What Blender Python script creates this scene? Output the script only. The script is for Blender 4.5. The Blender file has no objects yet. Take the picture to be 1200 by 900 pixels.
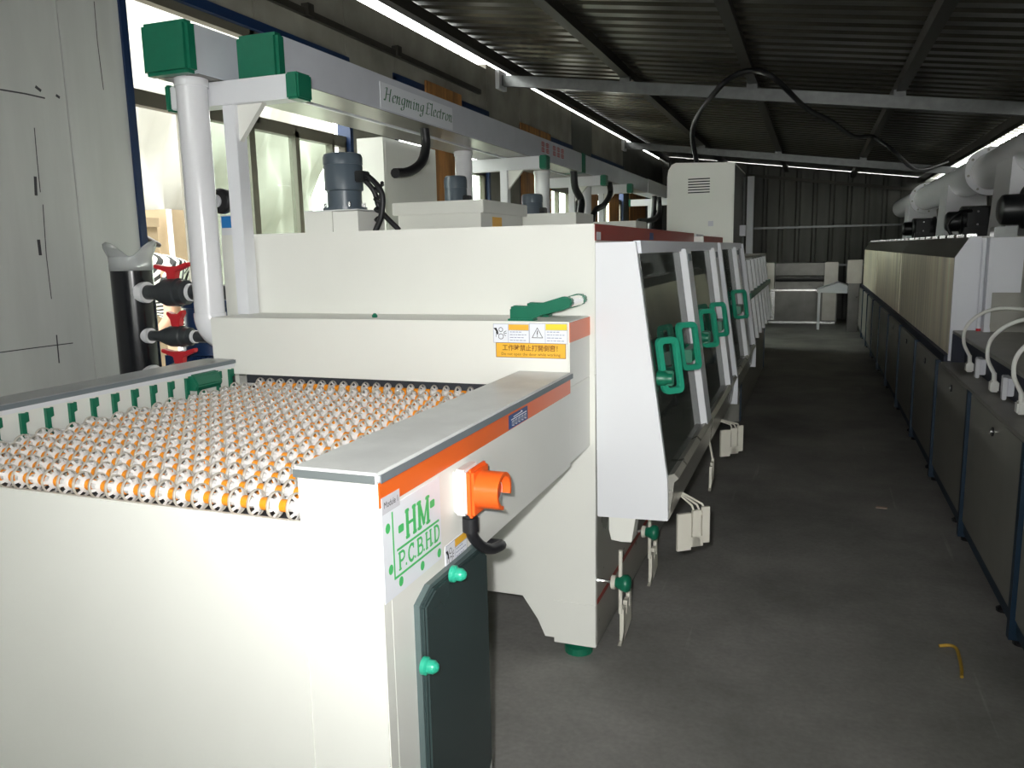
import bpy, bmesh, math, random
from mathutils import Vector, Matrix
random.seed(7)
PI = math.pi
SC = bpy.context.scene
COL = SC.collection

# ------------------------------------------------------------------ camera
F, CX, CY, H = 940.0, 600.0, 450.0, 1.40
def _axes():
    Y = Vector((955 - CX, -(287 - CY), -F)).normalized()
    X = -Vector((-1970 - CX, -(347 - CY), -F))
    X = (X - Y * X.dot(Y)).normalized()
    return Matrix((X, Y, X.cross(Y)))
ROT = _axes()
CAM = Vector((0, 0, H))
cam = bpy.data.cameras.new('camera')
cam.sensor_fit = 'HORIZONTAL'; cam.sensor_width = 36.0; cam.lens = F / 1200 * 36.0
cam.clip_start = 0.02; cam.clip_end = 200
camo = bpy.data.objects.new('camera', cam); COL.objects.link(camo)
camo.matrix_world = Matrix.Translation(CAM) @ ROT.to_4x4()
SC.camera = camo
def at(px, py, **k):
    """photo pixel -> the point where its direction meets a plane x=, y= or z= of the place"""
    d = ROT @ Vector((px - CX, -(py - CY), -F))
    (a, v), = k.items(); i = 'xyz'.index(a)
    return CAM + d * ((v - CAM[i]) / d[i])

# ------------------------------------------------------------------ light
SC.view_settings.view_transform = 'Standard'
SC.view_settings.look = 'None'
SC.view_settings.gamma = 1.0
SC.view_settings.use_curve_mapping = False
SC.view_settings.exposure = 0.2
world = bpy.data.worlds.new('overcast_sky'); SC.world = world; world.use_nodes = True
bg = world.node_tree.nodes['Background']
bg.inputs[0].default_value = (0.97, 1.0, 0.95, 1); bg.inputs[1].default_value = 10.0
# the flash of the camera that took the photograph, just up-left of its lens
fl = bpy.data.lights.new('camera_flash', 'SPOT'); fl.energy = 150; fl.shadow_soft_size = 0.016; fl.spot_size = math.radians(100); fl.spot_blend = 1.0
fl.color = (1.0, 1.0, 0.985)
flo = bpy.data.objects.new('camera_flash', fl); COL.objects.link(flo)
flo.matrix_world = Matrix.Translation(CAM + ROT @ Vector((-0.045, 0.05, 0.0))) @ (ROT @ Matrix.Rotation(math.radians(7), 3, 'X')).to_4x4()

# ------------------------------------------------------------------ materials
MATS = {}
def mat(name, col, rough=0.5, metal=0.0, var=0.0, scale=8.0, bump=0.0, bscale=60.0, spec=0.5, stretch=None, trans=0.0, emit=None, coat=0.0):
    m = bpy.data.materials.new(name); m.use_nodes = True
    nt = m.node_tree; b = nt.nodes['Principled BSDF']
    b.inputs['Base Color'].default_value = (*col, 1)
    b.inputs['Roughness'].default_value = rough
    b.inputs['Metallic'].default_value = metal
    b.inputs['Specular IOR Level'].default_value = spec
    b.inputs['Transmission Weight'].default_value = trans
    b.inputs['Coat Weight'].default_value = coat
    tc = nt.nodes.new('ShaderNodeTexCoord')
    mp = nt.nodes.new('ShaderNodeMapping'); nt.links.new(tc.outputs['Object'], mp.inputs[0])
    if stretch: mp.inputs['Scale'].default_value = stretch
    if var > 0:
        n = nt.nodes.new('ShaderNodeTexNoise'); n.inputs['Scale'].default_value = scale; n.inputs['Detail'].default_value = 6
        nt.links.new(mp.outputs[0], n.inputs['Vector'])
        r = nt.nodes.new('ShaderNodeMapRange'); r.inputs[1].default_value = 0.3; r.inputs[2].default_value = 0.7
        r.inputs[3].default_value = 1 - var; r.inputs[4].default_value = 1 + var
        nt.links.new(n.outputs['Fac'], r.inputs[0])
        mx = nt.nodes.new('ShaderNodeMix'); mx.data_type = 'RGBA'; mx.blend_type = 'MULTIPLY'; mx.inputs[0].default_value = 1
        mx.inputs[6].default_value = (*col, 1); nt.links.new(r.outputs[0], mx.inputs[7])
        nt.links.new(mx.outputs[2], b.inputs['Base Color'])
        rr = nt.nodes.new('ShaderNodeMapRange'); rr.inputs[3].default_value = max(0.02, rough - var * .35); rr.inputs[4].default_value = min(1, rough + var * .35)
        nt.links.new(n.outputs['Fac'], rr.inputs[0]); nt.links.new(rr.outputs[0], b.inputs['Roughness'])
    if bump > 0:
        n2 = nt.nodes.new('ShaderNodeTexNoise'); n2.inputs['Scale'].default_value = bscale; n2.inputs['Detail'].default_value = 4
        nt.links.new(mp.outputs[0], n2.inputs['Vector'])
        bp = nt.nodes.new('ShaderNodeBump'); bp.inputs['Strength'].default_value = bump; bp.inputs['Distance'].default_value = 0.01
        nt.links.new(n2.outputs['Fac'], bp.inputs['Height']); nt.links.new(bp.outputs[0], b.inputs['Normal'])
    if emit:
        b.inputs['Emission Color'].default_value = (*emit[0], 1); b.inputs['Emission Strength'].default_value = emit[1]
    MATS[name] = m; return m
def glass(name, tint, opac, rough=0.03, base=(0.02, 0.025, 0.02)):
    m = bpy.data.materials.new(name); m.use_nodes = True; nt = m.node_tree
    b = nt.nodes['Principled BSDF']; b.inputs['Base Color'].default_value = (*base, 1); b.inputs['Roughness'].default_value = rough
    t = nt.nodes.new('ShaderNodeBsdfTransparent'); t.inputs[0].default_value = (*tint, 1)
    mx = nt.nodes.new('ShaderNodeMixShader'); mx.inputs[0].default_value = opac
    nt.links.new(t.outputs[0], mx.inputs[1]); nt.links.new(b.outputs[0], mx.inputs[2])
    nt.links.new(mx.outputs[0], nt.nodes['Material Output'].inputs[0]); MATS[name] = m; return m

mat('cream', (0.84, 0.84, 0.785), 0.42, var=0.02, scale=3)
mat('white', (0.80, 0.81, 0.84), 0.38)
mat('duct_white', (0.66, 0.68, 0.74), 0.35, var=0.05, scale=6)
mat('pvc_white', (0.82, 0.82, 0.85), 0.2)
mat('grey_plate', (0.72, 0.73, 0.72), 0.33, var=0.10, scale=9, bump=0.05)
mat('rail_grey', (0.36, 0.37, 0.38), 0.3, metal=0.3, var=0.08, scale=9)
mat('plate_edge', (0.15, 0.17, 0.17), 0.5)
mat('grey_edge', (0.17, 0.20, 0.22), 0.5)
mat('orange', (0.86, 0.15, 0.02), 0.35)
mat('red_stripe', (0.33, 0.03, 0.018), 0.4)
mat('switch_orange', (0.95, 0.14, 0.02), 0.3)
mat('roller_white', (0.80, 0.78, 0.76), 0.35)
mat('tyre', (0.70, 0.65, 0.57), 0.3, trans=0.3)
mat('spacer_orange', (0.95, 0.33, 0.02), 0.4)
mat('green', (0.006, 0.155, 0.085), 0.38, var=0.06, scale=30)
mat('green_light', (0.025, 0.34, 0.21), 0.3)
mat('print_green', (0.08, 0.55, 0.16), 0.5)
mat('print_dark_green', (0.03, 0.17, 0.08), 0.5)
mat('print_white', (0.86, 0.88, 0.93), 0.3)
mat('print_grey', (0.66, 0.66, 0.70), 0.4)
mat('print_black', (0.015, 0.015, 0.02), 0.5)
mat('print_blue', (0.02, 0.07, 0.24), 0.4)
mat('print_brown', (0.25, 0.09, 0.01), 0.5)
mat('print_red', (0.6, 0.08, 0.09), 0.5)
mat('print_amber', (0.92, 0.50, 0.05), 0.4)
mat('print_yellow', (0.92, 0.72, 0.05), 0.4)
mat('print_lines', (0.25, 0.27, 0.42), 0.5)
mat('black_rubber', (0.012, 0.012, 0.014), 0.45)
mat('black_plastic', (0.010, 0.011, 0.014), 0.22)
mat('dark_pvc', (0.035, 0.04, 0.045), 0.35)
mat('curtain_and_tray_shade', (0.045, 0.05, 0.06), 0.5)
mat('valve_red', (0.62, 0.02, 0.03), 0.4)
mat('motor_grey', (0.085, 0.11, 0.135), 0.32)
mat('motor_black', (0.010, 0.011, 0.012), 0.35)
mat('motor_blue', (0.008, 0.035, 0.12), 0.4)
mat('clear_plastic', (0.75, 0.77, 0.78), 0.2, trans=0.55)
mat('steel', (0.92, 0.84, 0.66), 0.42, metal=0.25, var=0.22, scale=2.2, bump=0.03, bscale=10, stretch=(1, 5, 0.35))
_nt = MATS['steel'].node_tree; _b = _nt.nodes['Principled BSDF']; _b.inputs['Anisotropic'].default_value = 0.85
_tg = _nt.nodes.new('ShaderNodeTangent'); _tg.direction_type = 'RADIAL'; _tg.axis = 'Z'; _nt.links.new(_tg.outputs[0], _b.inputs['Tangent'])
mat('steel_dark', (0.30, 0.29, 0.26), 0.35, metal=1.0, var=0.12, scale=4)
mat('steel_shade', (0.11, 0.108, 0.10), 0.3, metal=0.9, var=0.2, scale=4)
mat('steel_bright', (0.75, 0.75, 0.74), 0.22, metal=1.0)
mat('galvanised', (0.16, 0.165, 0.165), 0.35, metal=0.8, var=0.15, scale=14)
mat('roof_sheet', (0.085, 0.08, 0.062), 0.33, metal=0.6, var=0.25, scale=2.5)
mat('purlin_steel', (0.055, 0.05, 0.042), 0.5, metal=0.4, var=0.2, scale=6)
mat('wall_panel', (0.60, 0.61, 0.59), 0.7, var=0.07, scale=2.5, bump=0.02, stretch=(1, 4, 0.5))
mat('wall_panel_brown', (0.27, 0.255, 0.22), 0.75, var=0.25, scale=3.0)  # browner and darker than the near panels
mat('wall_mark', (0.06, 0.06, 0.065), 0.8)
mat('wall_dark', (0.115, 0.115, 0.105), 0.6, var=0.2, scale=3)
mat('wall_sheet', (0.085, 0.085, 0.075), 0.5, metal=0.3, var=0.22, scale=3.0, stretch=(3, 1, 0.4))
mat('blue_trim', (0.006, 0.025, 0.085), 0.45)
mat('window_frame', (0.115, 0.105, 0.08), 0.5)
mat('plywood', (0.34, 0.15, 0.045), 0.65, var=0.45, scale=5, stretch=(1, 3, 0.6))
mat('plywood_dark', (0.12, 0.06, 0.025), 0.7, var=0.4, scale=5)
mat('tarp', (0.36, 0.355, 0.325), 0.7)
mat('tan_board', (0.36, 0.27, 0.17), 0.7, var=0.1)
mat('ground_out', (0.3, 0.29, 0.26), 0.9, var=0.1)
mat('cabinet_grey', (0.27, 0.265, 0.235), 0.42, var=0.08, scale=5)
mat('cabinet_blue', (0.008, 0.03, 0.06), 0.45)
mat('bench_grey', (0.30, 0.29, 0.26), 0.45, metal=0.3, var=0.12, scale=7)
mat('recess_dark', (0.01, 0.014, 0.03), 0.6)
mat('panel_grey_white', (0.74, 0.75, 0.80), 0.5)
mat('cable_white', (0.78, 0.78, 0.74), 0.45)
mat('machine_grey', (0.40, 0.39, 0.35), 0.28, metal=0.35, var=0.06)
mat('comb_beige', (0.72, 0.69, 0.60), 0.45)
mat('chute_green', (0.035, 0.055, 0.055), 0.22, var=0.1, scale=6)
mat('chute_side', (0.10, 0.14, 0.14), 0.3)
mat('knob_mint', (0.03, 0.42, 0.27), 0.3)
mat('skin', (0.42, 0.23, 0.15), 0.55)
mat('hair', (0.03, 0.02, 0.018), 0.5)
mat('trousers', (0.05, 0.06, 0.09), 0.8)
mat('shoe', (0.75, 0.74, 0.72), 0.6)
mat('yellow_wire', (0.42, 0.26, 0.03), 0.5)
mat('scrap_paper', (0.55, 0.42, 0.34), 0.8)
glass('smoked_glass', (0.50, 0.54, 0.51), 0.55, base=(0.13, 0.14, 0.125))
glass('window_glass', (0.92, 0.98, 0.93), 0.10, base=(0.3, 0.36, 0.32))
def striped():
    m = bpy.data.materials.new('striped_cloth'); m.use_nodes = True; nt = m.node_tree; b = nt.nodes['Principled BSDF']
    tc = nt.nodes.new('ShaderNodeTexCoord'); mp = nt.nodes.new('ShaderNodeMapping'); mp.inputs['Rotation'].default_value = (0.55, 0, 0)
    w = nt.nodes.new('ShaderNodeTexWave'); w.inputs['Scale'].default_value = 9; w.inputs['Distortion'].default_value = 1.0; w.bands_direction = 'Y'
    r = nt.nodes.new('ShaderNodeValToRGB'); r.color_ramp.interpolation = 'CONSTANT'
    r.color_ramp.elements[0].color = (0.015, 0.015, 0.015, 1); r.color_ramp.elements[1].color = (0.85, 0.83, 0.76, 1); r.color_ramp.elements[1].position = 0.5
    nt.links.new(tc.outputs['Object'], mp.inputs[0]); nt.links.new(mp.outputs[0], w.inputs[0]); nt.links.new(w.outputs['Fac'], r.inputs[0]); nt.links.new(r.outputs[0], b.inputs['Base Color'])
    b.inputs['Roughness'].default_value = 0.8; MATS['striped_cloth'] = m
striped()
def concrete():
    m = mat('concrete', (0.105, 0.102, 0.100), 0.6); nt = m.node_tree; b = nt.nodes['Principled BSDF']
    tc = nt.nodes.new('ShaderNodeTexCoord')
    n1 = nt.nodes.new('ShaderNodeTexNoise'); n1.inputs['Scale'].default_value = 1.3; n1.inputs['Detail'].default_value = 8; n1.inputs['Roughness'].default_value = 0.65
    n2 = nt.nodes.new('ShaderNodeTexNoise'); n2.inputs['Scale'].default_value = 55; n2.inputs['Detail'].default_value = 4
    mp = nt.nodes.new('ShaderNodeMapping'); mp.inputs['Scale'].default_value = (9, 0.35, 1); mp.inputs['Rotation'].default_value = (0, 0, 0.12)
    n3 = nt.nodes.new('ShaderNodeTexNoise'); n3.inputs['Scale'].default_value = 3; n3.inputs['Detail'].default_value = 3
    for n in (n1, n2): nt.links.new(tc.outputs['Object'], n.inputs['Vector'])
    nt.links.new(tc.outputs['Object'], mp.inputs[0]); nt.links.new(mp.outputs[0], n3.inputs['Vector'])
    r = nt.nodes.new('ShaderNodeValToRGB'); r.color_ramp.elements[0].position = 0.3; r.color_ramp.elements[0].color = (0.17, 0.165, 0.155, 1)
    r.color_ramp.elements[1].position = 0.75; r.color_ramp.elements[1].color = (0.40, 0.385, 0.365, 1)
    nt.links.new(n1.outputs['Fac'], r.inputs[0])
    r3 = nt.nodes.new('ShaderNodeMapRange'); r3.inputs[1].default_value = 0.68; r3.inputs[2].default_value = 0.78; r3.inputs[3].default_value = 1; r3.inputs[4].default_value = 1.35
    nt.links.new(n3.outputs['Fac'], r3.inputs[0])
    r2 = nt.nodes.new('ShaderNodeMapRange'); r2.inputs[3].default_value = 0.8; r2.inputs[4].default_value = 1.2; nt.links.new(n2.outputs['Fac'], r2.inputs[0])
    mu = nt.nodes.new('ShaderNodeMath'); mu.operation = 'MULTIPLY'; nt.links.new(r2.outputs[0], mu.inputs[0]); nt.links.new(r3.outputs[0], mu.inputs[1])
    mx = nt.nodes.new('ShaderNodeMix'); mx.data_type = 'RGBA'; mx.blend_type = 'MULTIPLY'; mx.inputs[0].default_value = 1
    nt.links.new(r.outputs[0], mx.inputs[6]); nt.links.new(mu.outputs[0], mx.inputs[7]); nt.links.new(mx.outputs[2], b.inputs['Base Color'])
    bp = nt.nodes.new('ShaderNodeBump'); bp.inputs['Strength'].default_value = 0.08; nt.links.new(n2.outputs['Fac'], bp.inputs['Height']); nt.links.new(bp.outputs[0], b.inputs['Normal'])
concrete()

# ------------------------------------------------------------------ builders
def worldloc(o):
    v = Vector((0, 0, 0))
    while o is not None: v = v + o.location; o = o.parent
    return v
class MB:
    def __init__(s): s.bm = bmesh.new(); s.k = 0
    def ink(s, pts):
        """a flat print patch, laid a hair above the one before so that strokes never share a plane"""
        P = [Vector(p) for p in pts]; n = (P[1] - P[0]).cross(P[2] - P[0])
        if n.length < 1e-14: return
        n.normalize(); n = n if n.dot(CAM - P[0]) > 0 else -n; s.k = (s.k + 1) % 9
        s.poly([p + n * (s.k * 3e-5) for p in P])
    def poly(s, pts):
        return s.bm.faces.new([s.bm.verts.new(p) for p in pts])
    def box(s, x0, x1, y0, y1, z0, z1):
        v = [s.bm.verts.new((x, y, z)) for z in (z0, z1) for y in (y0, y1) for x in (x0, x1)]
        for q in ((0, 2, 3, 1), (4, 5, 7, 6), (0, 1, 5, 4), (2, 6, 7, 3), (0, 4, 6, 2), (1, 3, 7, 5)):
            s.bm.faces.new([v[i] for i in q])
        return s
    def loft(s, rings, caps=True, closed=True):
        vs = [[s.bm.verts.new(p) for p in r] for r in rings]
        for a, b in zip(vs, vs[1:]):
            n = len(a)
            for i in range(n if closed else n - 1):
                s.bm.faces.new((a[i], a[(i + 1) % n], b[(i + 1) % n], b[i]))
        if caps:
            s.bm.faces.new(vs[0][::-1]); s.bm.faces.new(vs[-1])
        return s
    def prism(s, pts, axis, a, b):
        """pts are 2-D in the two other axes (order x,y,z without the axis)"""
        def mkp(p, t):
            return {'x': (t, p[0], p[1]), 'y': (p[0], t, p[1]), 'z': (p[0], p[1], t)}[axis]
        return s.loft([[mkp(p, a) for p in pts], [mkp(p, b) for p in pts]])
    def lathe(s, prof, c, axis='z', n=24, caps=True):
        c = Vector(c); rings = []
        for r, h in prof:
            ring = []
            for i in range(n):
                t = 2 * PI * i / n; u, v = r * math.cos(t), r * math.sin(t)
                ring.append(c + Vector({'z': (u, v, h), 'x': (h, u, v), 'y': (u, h, v)}[axis]))
            rings.append(ring)
        return s.loft(rings, caps)
    def tube(s, pts, r, n=10, caps=True):
        pts = [Vector(p) for p in pts]; rings = []; up = None
        rr = r if isinstance(r, (list, tuple)) else [r] * len(pts)
        for i, p in enumerate(pts):
            t = (pts[min(i + 1, len(pts) - 1)] - pts[max(i - 1, 0)]).normalized()
            if up is None:
                up = Vector((0, 0, 1)) if abs(t.z) < .9 else Vector((1, 0, 0))
            a = (up - t * up.dot(t)).normalized(); up = a; b = t.cross(a)
            rings.append([p + (a * math.cos(2 * PI * k / n) + b * math.sin(2 * PI * k / n)) * rr[i] for k in range(n)])
        return s.loft(rings, caps)
    def stroke(s, pts, w, plane):
        """flat pen stroke on a surface; plane maps (u,v) to a point"""
        for (a, b) in zip(pts, pts[1:]):
            a = Vector(a); b = Vector(b); d = b - a
            if d.length < 1e-9: continue
            d.normalize(); n = Vector((-d.y, d.x)) * w / 2; a2 = a - d * w * .3; b2 = b + d * w * .3
            s.ink([plane(*q) for q in (a2 - n, b2 - n, b2 + n, a2 + n)])
        return s
    def build(s, name, m, parent=None, smooth=None, bevel=0.0, kind=None, label=None):
        bm = s.bm
        off = worldloc(parent) if parent else Vector((0, 0, 0))
        bmesh.ops.recalc_face_normals(bm, faces=bm.faces[:])
        if bevel > 0:
            es = [e for e in bm.edges if len(e.link_faces) == 2 and e.calc_face_angle(0) > 0.6]
            bmesh.ops.bevel(bm, geom=es, offset=bevel, segments=2, affect='EDGES', clamp_overlap=True)
        if off.length: bmesh.ops.translate(bm, verts=bm.verts[:], vec=-off)
        me = bpy.data.meshes.new(name); bm.to_mesh(me); bm.free()
        me.materials.append(MATS[m])
        if smooth:
            me.polygons.foreach_set('use_smooth', [True] * len(me.polygons)); me.set_sharp_from_angle(angle=math.radians(smooth))
        o = bpy.data.objects.new(name, me); COL.objects.link(o)
        if parent: o.parent = parent
        if kind: o['kind'] = kind
        if label: o['label'] = label
        return o
def tag(o, label, cat, group=None):
    o['label'] = label; o['category'] = cat
    if group: o['group'] = group
    return o
def thing(name, label, cat, loc, group=None):
    o = bpy.data.objects.new(name, None); o.empty_display_size = 0.1; COL.objects.link(o); o.location = loc
    return tag(o, label, cat, group)
def struct(name, loc=(0, 0, 0)):
    o = bpy.data.objects.new(name, None); COL.objects.link(o); o.location = loc; o['kind'] = 'structure'; return o
def inst(src, loc, parent=None, rot=None):
    o = src.copy(); COL.objects.link(o); o.parent = parent; o.location = loc
    if rot: o.rotation_euler = rot
    return o
def part(name, m, parent, *boxes, bevel=0.0, label=None):
    b = MB()
    for bx in boxes: b.box(*bx)
    return b.build(name, m, parent, bevel=bevel, label=label)
def arc(cx, cy, rx, ry, a0, a1, n=10):
    return [(cx + rx * math.cos(math.radians(a0 + (a1 - a0) * i / n)), cy + ry * math.sin(math.radians(a0 + (a1 - a0) * i / n))) for i in range(n + 1)]
def smoothpath(pts, k=6):
    P = [Vector(p) for p in pts]; P = [P[0] * 2 - P[1]] + P + [P[-1] * 2 - P[-2]]; out = []
    for i in range(1, len(P) - 2):
        for j in range(k):
            t = j / k; a, b, c, d = P[i - 1:i + 3]
            out.append(.5 * ((2 * b) + (c - a) * t + (2 * a - 5 * b + 4 * c - d) * t * t + (3 * b - a - 3 * c + d) * t ** 3))
    out.append(P[-2]); return out
def text_mesh(body, size, name, m, parent, plane, cx=0.0, cy=0.0, shear=0.0, sx=1.0, bold=0.0):
    c = bpy.data.curves.new('lettering', 'FONT'); c.body = body; c.size = size; c.shear = shear; c.align_x = 'CENTER'; c.align_y = 'CENTER'; c.offset = bold; c.resolution_u = 3
    o = bpy.data.objects.new('lettering', c); COL.objects.link(o)
    bpy.context.view_layer.update()
    me = bpy.data.meshes.new_from_object(o.evaluated_get(bpy.context.evaluated_depsgraph_get()))
    bpy.data.objects.remove(o); bpy.data.curves.remove(c)
    off = worldloc(parent)
    for v in me.vertices: v.co = Vector(plane(cx + v.co.x * sx, cy + v.co.y)) - off
    me.materials.clear(); me.materials.append(MATS[m]); me.name = name
    r = bpy.data.objects.new(name, me); COL.objects.link(r); r.parent = parent
    return r

# ================================================================== THE SETTING
ROOF0, PITCH = 3.20, 0.137
def roofz(x): return ROOF0 - PITCH * (x + 2.9)
YN, YF = -3.0, 16.5           # ends of the hall
fl_ = MB().box(-3.0, 1.95, YN, YF + .1, -0.1, 0).build('floor', 'concrete'); fl_['kind'] = 'structure'
gr = MB().box(-30, -3.0, YN - .1, 40, -0.14, -0.04).build('ground_outside', 'ground_out'); gr['kind'] = 'structure'

# --- ceiling: corrugated roof sheet on purlins and trusses
ceil_ = struct('ceiling')
def roof_sheet():
    b = MB(); prof = []; y = YN - .1; p = 0.2
    while y < YF + .02:
        prof += [(y, 0), (y + .10, 0), (y + .125, .028), (y + .175, .028)]; y += p
    for sgn in (0,):
        a = [b.bm.verts.new((-2.99, yy, roofz(-2.99) + zz)) for yy, zz in prof]
        c = [b.bm.verts.new((1.97, yy, roofz(1.97) + zz)) for yy, zz in prof]
        for i in range(len(prof) - 1): b.bm.faces.new((a[i], a[i + 1], c[i + 1], c[i]))
    o = b.build('roof_sheet', 'roof_sheet', ceil_)
    md = o.modifiers.new('thickness', 'SOLIDIFY'); md.thickness = 0.003; md.offset = 1
roof_sheet()
def sloped_beam(name, y0, y1, drop_top, drop_bot, m, x0=-2.9, x1=1.9):
    return MB().prism([(x0, roofz(x0) - drop_bot), (x1, roofz(x1) - drop_bot), (x1, roofz(x1) - drop_top), (x0, roofz(x0) - drop_top)], 'y', y0, y1).build(name, m, ceil_)
for x in (-2.79, -1.67, -0.56, 0.60, 1.72):
    z = roofz(x)
    b = MB().box(x - .03, x + .03, YN, YF, z - .10, z - .012).box(x - .03, x + .045, YN, YF, z - .105, z - .098)
    b.build('purlin', 'purlin_steel', ceil_)
for y in (2.1, 7.53, 12.9):
    sloped_beam('truss_beam', y - .03, y + .03, 0.135, 0.235, 'galvanised')
    part('bracket', 'panel_grey_white', ceil_, (-2.9, -2.86, y - .10, y + .10, roofz(-2.88) - .27, roofz(-2.88) - .10))
    for x in (-1.67, -0.56, 0.60):
        part('cleat', 'galvanised', ceil_, (x - .045, x + .045, y - .035, y + .035, roofz(x) - .15, roofz(x) - .09))

# --- left wall: sandwich panels, openings
wl = struct('wall_left')
XW = -2.9
TOPZ = 3.06
def wpanel(y0, y1, z0, z1, m='wall_panel', x0=-2.98, x1=XW):
    g = 0.0025
    return MB().box(x0, x1, y0 + g, y1 - g, z0, z1).build('wall_panel', m, wl, bevel=0.002)
ye = 2.59
for y0, y1 in ((YN, -2.15), (-2.15, -1.2), (-1.2, -.25), (-.25, .70), (.70, 1.645), (1.645, 2.59), (2.59, 2.93)):
    wpanel(y0, y1, 0, TOPZ)
OPEN = [(2.93, 4.77, 0.0, 2.62), (5.42, 7.20, 0.9, 2.64), (8.1, 10.0, 0.9, 2.64), (11.0, 12.9, 0.9, 2.64)]
for (a, b_, z0, z1) in OPEN:
    for s in range(2):
        c0 = a + (b_ - a) * s / 2; c1 = a + (b_ - a) * (s + 1) / 2
        wpanel(c0, c1, z1, TOPZ + (.045 if a > 7 else 0), 'wall_panel_brown')
        if z0 > 0: wpanel(c0, c1, 0, z0, 'wall_panel_brown')
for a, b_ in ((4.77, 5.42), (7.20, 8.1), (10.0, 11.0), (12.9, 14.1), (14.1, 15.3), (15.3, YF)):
    wpanel(a, b_, 0, TOPZ + (.045 if a > 7 else 0), 'wall_panel_brown' if a < 9 else 'wall_dark')
# backing core between the panels so that joints show dark
MB().box(-2.975, -2.912, YN, 2.925, 0.01, TOPZ - .01).build('panel_core', 'wall_mark', wl)
# scuffs and cracks on the near panels
mk = MB()
def scuff(pts, w):
    pl = lambda u, v: (XW + .0012, u, v)
    P = [at(px, py, x=XW) for px, py in pts]
    mk.stroke([(p.y, p.z) for p in P], w, pl)
scuff([(40, 150), (43, 185), (47, 225)], .004); scuff([(41, 208), (42, 228)], .013); scuff([(45, 282), (47, 298)], .014)
scuff([(50, 240), (54, 300), (60, 350)], .004); scuff([(66, 393), (69, 425)], .006); scuff([(0, 105), (30, 110), (52, 115)], .006); scuff([(0, 413), (45, 407), (85, 402)], .004)
scuff([(110, 2), (114, 50), (121, 105)], .004); scuff([(42, 102), (47, 106)], .012); scuff([(66, 112), (69, 114)], .011)
mk.build('scuff_marks', 'wall_mark', wl)
# blue edging round the openings, dark girt on the wall
def opening_trim(a, b_, z0, z1):
    t = MB().box(XW - .085, XW + .012, a - .025, a + .012, z0, z1 + .02).box(XW - .085, XW + .012, b_ - .012, b_ + .025, z0, z1 + .02)
    t.box(XW - .085, XW + .012, a - .025, b_ + .025, z1 - .005, z1 + .045)
    t.build('opening_trim', 'blue_trim', wl)
for o_ in OPEN: opening_trim(*o_)
part('girt_rail', 'purlin_steel', wl, (XW, XW + .03, 3.2, 7.0, 2.80, 2.84), (XW, XW + .05, 4.3, 4.36, 2.80, 2.87), (XW, XW + .05, 5.4, 5.46, 2.80, 2.87))
# window frames with panes
def window(idx, a, b_, z0, z1, mull, tz, panes):
    w = struct('window_%d' % idx, (XW - .05, a, 0))
    X0, X1 = XW - .07, XW - .02
    part('transom', 'window_frame', w, (X0, X1, a, b_, tz - .035, tz + .035))
    part('head_rail', 'window_frame', w, (X0, X1, a, b_, z1 - .05, z1))
    for y, t in mull: part('mullion', 'window_frame', w, (X0, X1, y - t / 2, y + t / 2, z0, tz))
    for y in (a + (b_ - a) * .5,): part('mullion', 'window_frame', w, (X0, X1, y - .02, y + .02, tz, z1))
    for y0, y1, za, zb in panes: part('pane', 'window_glass', w, (XW - .048, XW - .042, y0, y1, za, zb))
window(1, 2.93, 4.77, 0, 2.62, ((3.29, .025), (3.79, .05), (4.21, .04), (4.60, .03), (4.75, .03)), 2.13,
       ((3.79, 4.21, .05, 2.1), (4.21, 4.60, .05, 2.1), (3.30, 3.79, .05, 2.1)))
window(2, 5.42, 7.20, .9, 2.64, ((5.46, .04), (5.66, .025), (5.75, .025), (6.6, .03), (7.16, .04)), 2.13, ((6.5, 7.16, .95, 2.1), (5.47, 5.7, .95, 2.1)))
window(3, 8.1, 10.0, .9, 2.64, ((8.15, .05), (9.0, .04), (9.5, .04), (9.95, .04)), 2.13, ((9.2, 9.95, .95, 2.1), (8.2, 9.0, .95, 2.1)))
window(4, 11.0, 12.9, .9, 2.64, ((11.05, .05), (11.9, .04), (12.85, .05)), 2.13, ((11.1, 11.9, .95, 2.1), (11.95, 12.8, .95, 2.1)))

# --- right wall, back wall, front wall
wr = struct('wall_right')
def corr(name, pts_fn, n, m, parent):
    b = MB(); a = []; c = []
    for i in range(n):
        lo, hi = pts_fn(i); a.append(b.bm.verts.new(lo)); c.append(b.bm.verts.new(hi))
    for i in range(n - 1): b.bm.faces.new((a[i], a[i + 1], c[i + 1], c[i]))
    o = b.build(name, m, parent); md = o.modifiers.new('thickness', 'SOLIDIFY'); md.thickness = .004; return o
RIB = ((0, 0), (.20, 0), (.225, .025), (.275, .025))
def rib(i, start):
    q, r = divmod(i, 4); return start + q * .30 + RIB[r][0], RIB[r][1]
def right_fn(i):
    y, d = rib(i, YN); return (1.90 + d, y, 0), (1.90 + d, y, 2.47)
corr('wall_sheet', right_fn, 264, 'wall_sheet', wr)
wb = struct('wall_back')
def back_fn(i):
    x, d = rib(i, -2.98); return (x, YF + d, 0), (x, YF + d, roofz(x) - .005)
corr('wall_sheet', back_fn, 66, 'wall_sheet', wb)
for z in (1.0, 1.72):
    part('girt_rail', 'galvanised', wb, (-2.9, 1.9, YF - .05, YF - .005, z, z + .035))
MB().prism([(-2.9, roofz(-2.9) - .26), (1.9, roofz(1.9) - .26), (1.9, roofz(1.9) - .20), (-2.9, roofz(-2.9) - .20)], 'y', YF - .06, YF - .004).build('girt_rail', 'purlin_steel', wb)
wf = MB().box(-3.0, 0.5, YN - .1, YN, 0, 2.6).box(1.6, 1.95, YN - .1, YN, 0, 2.55).box(.5, 1.6, YN - .1, YN, 2.1, 2.55).build('wall_front', 'wall_dark'); wf['kind'] = 'structure'  # unseen doorway gap added to let daylight in on the machines
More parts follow.
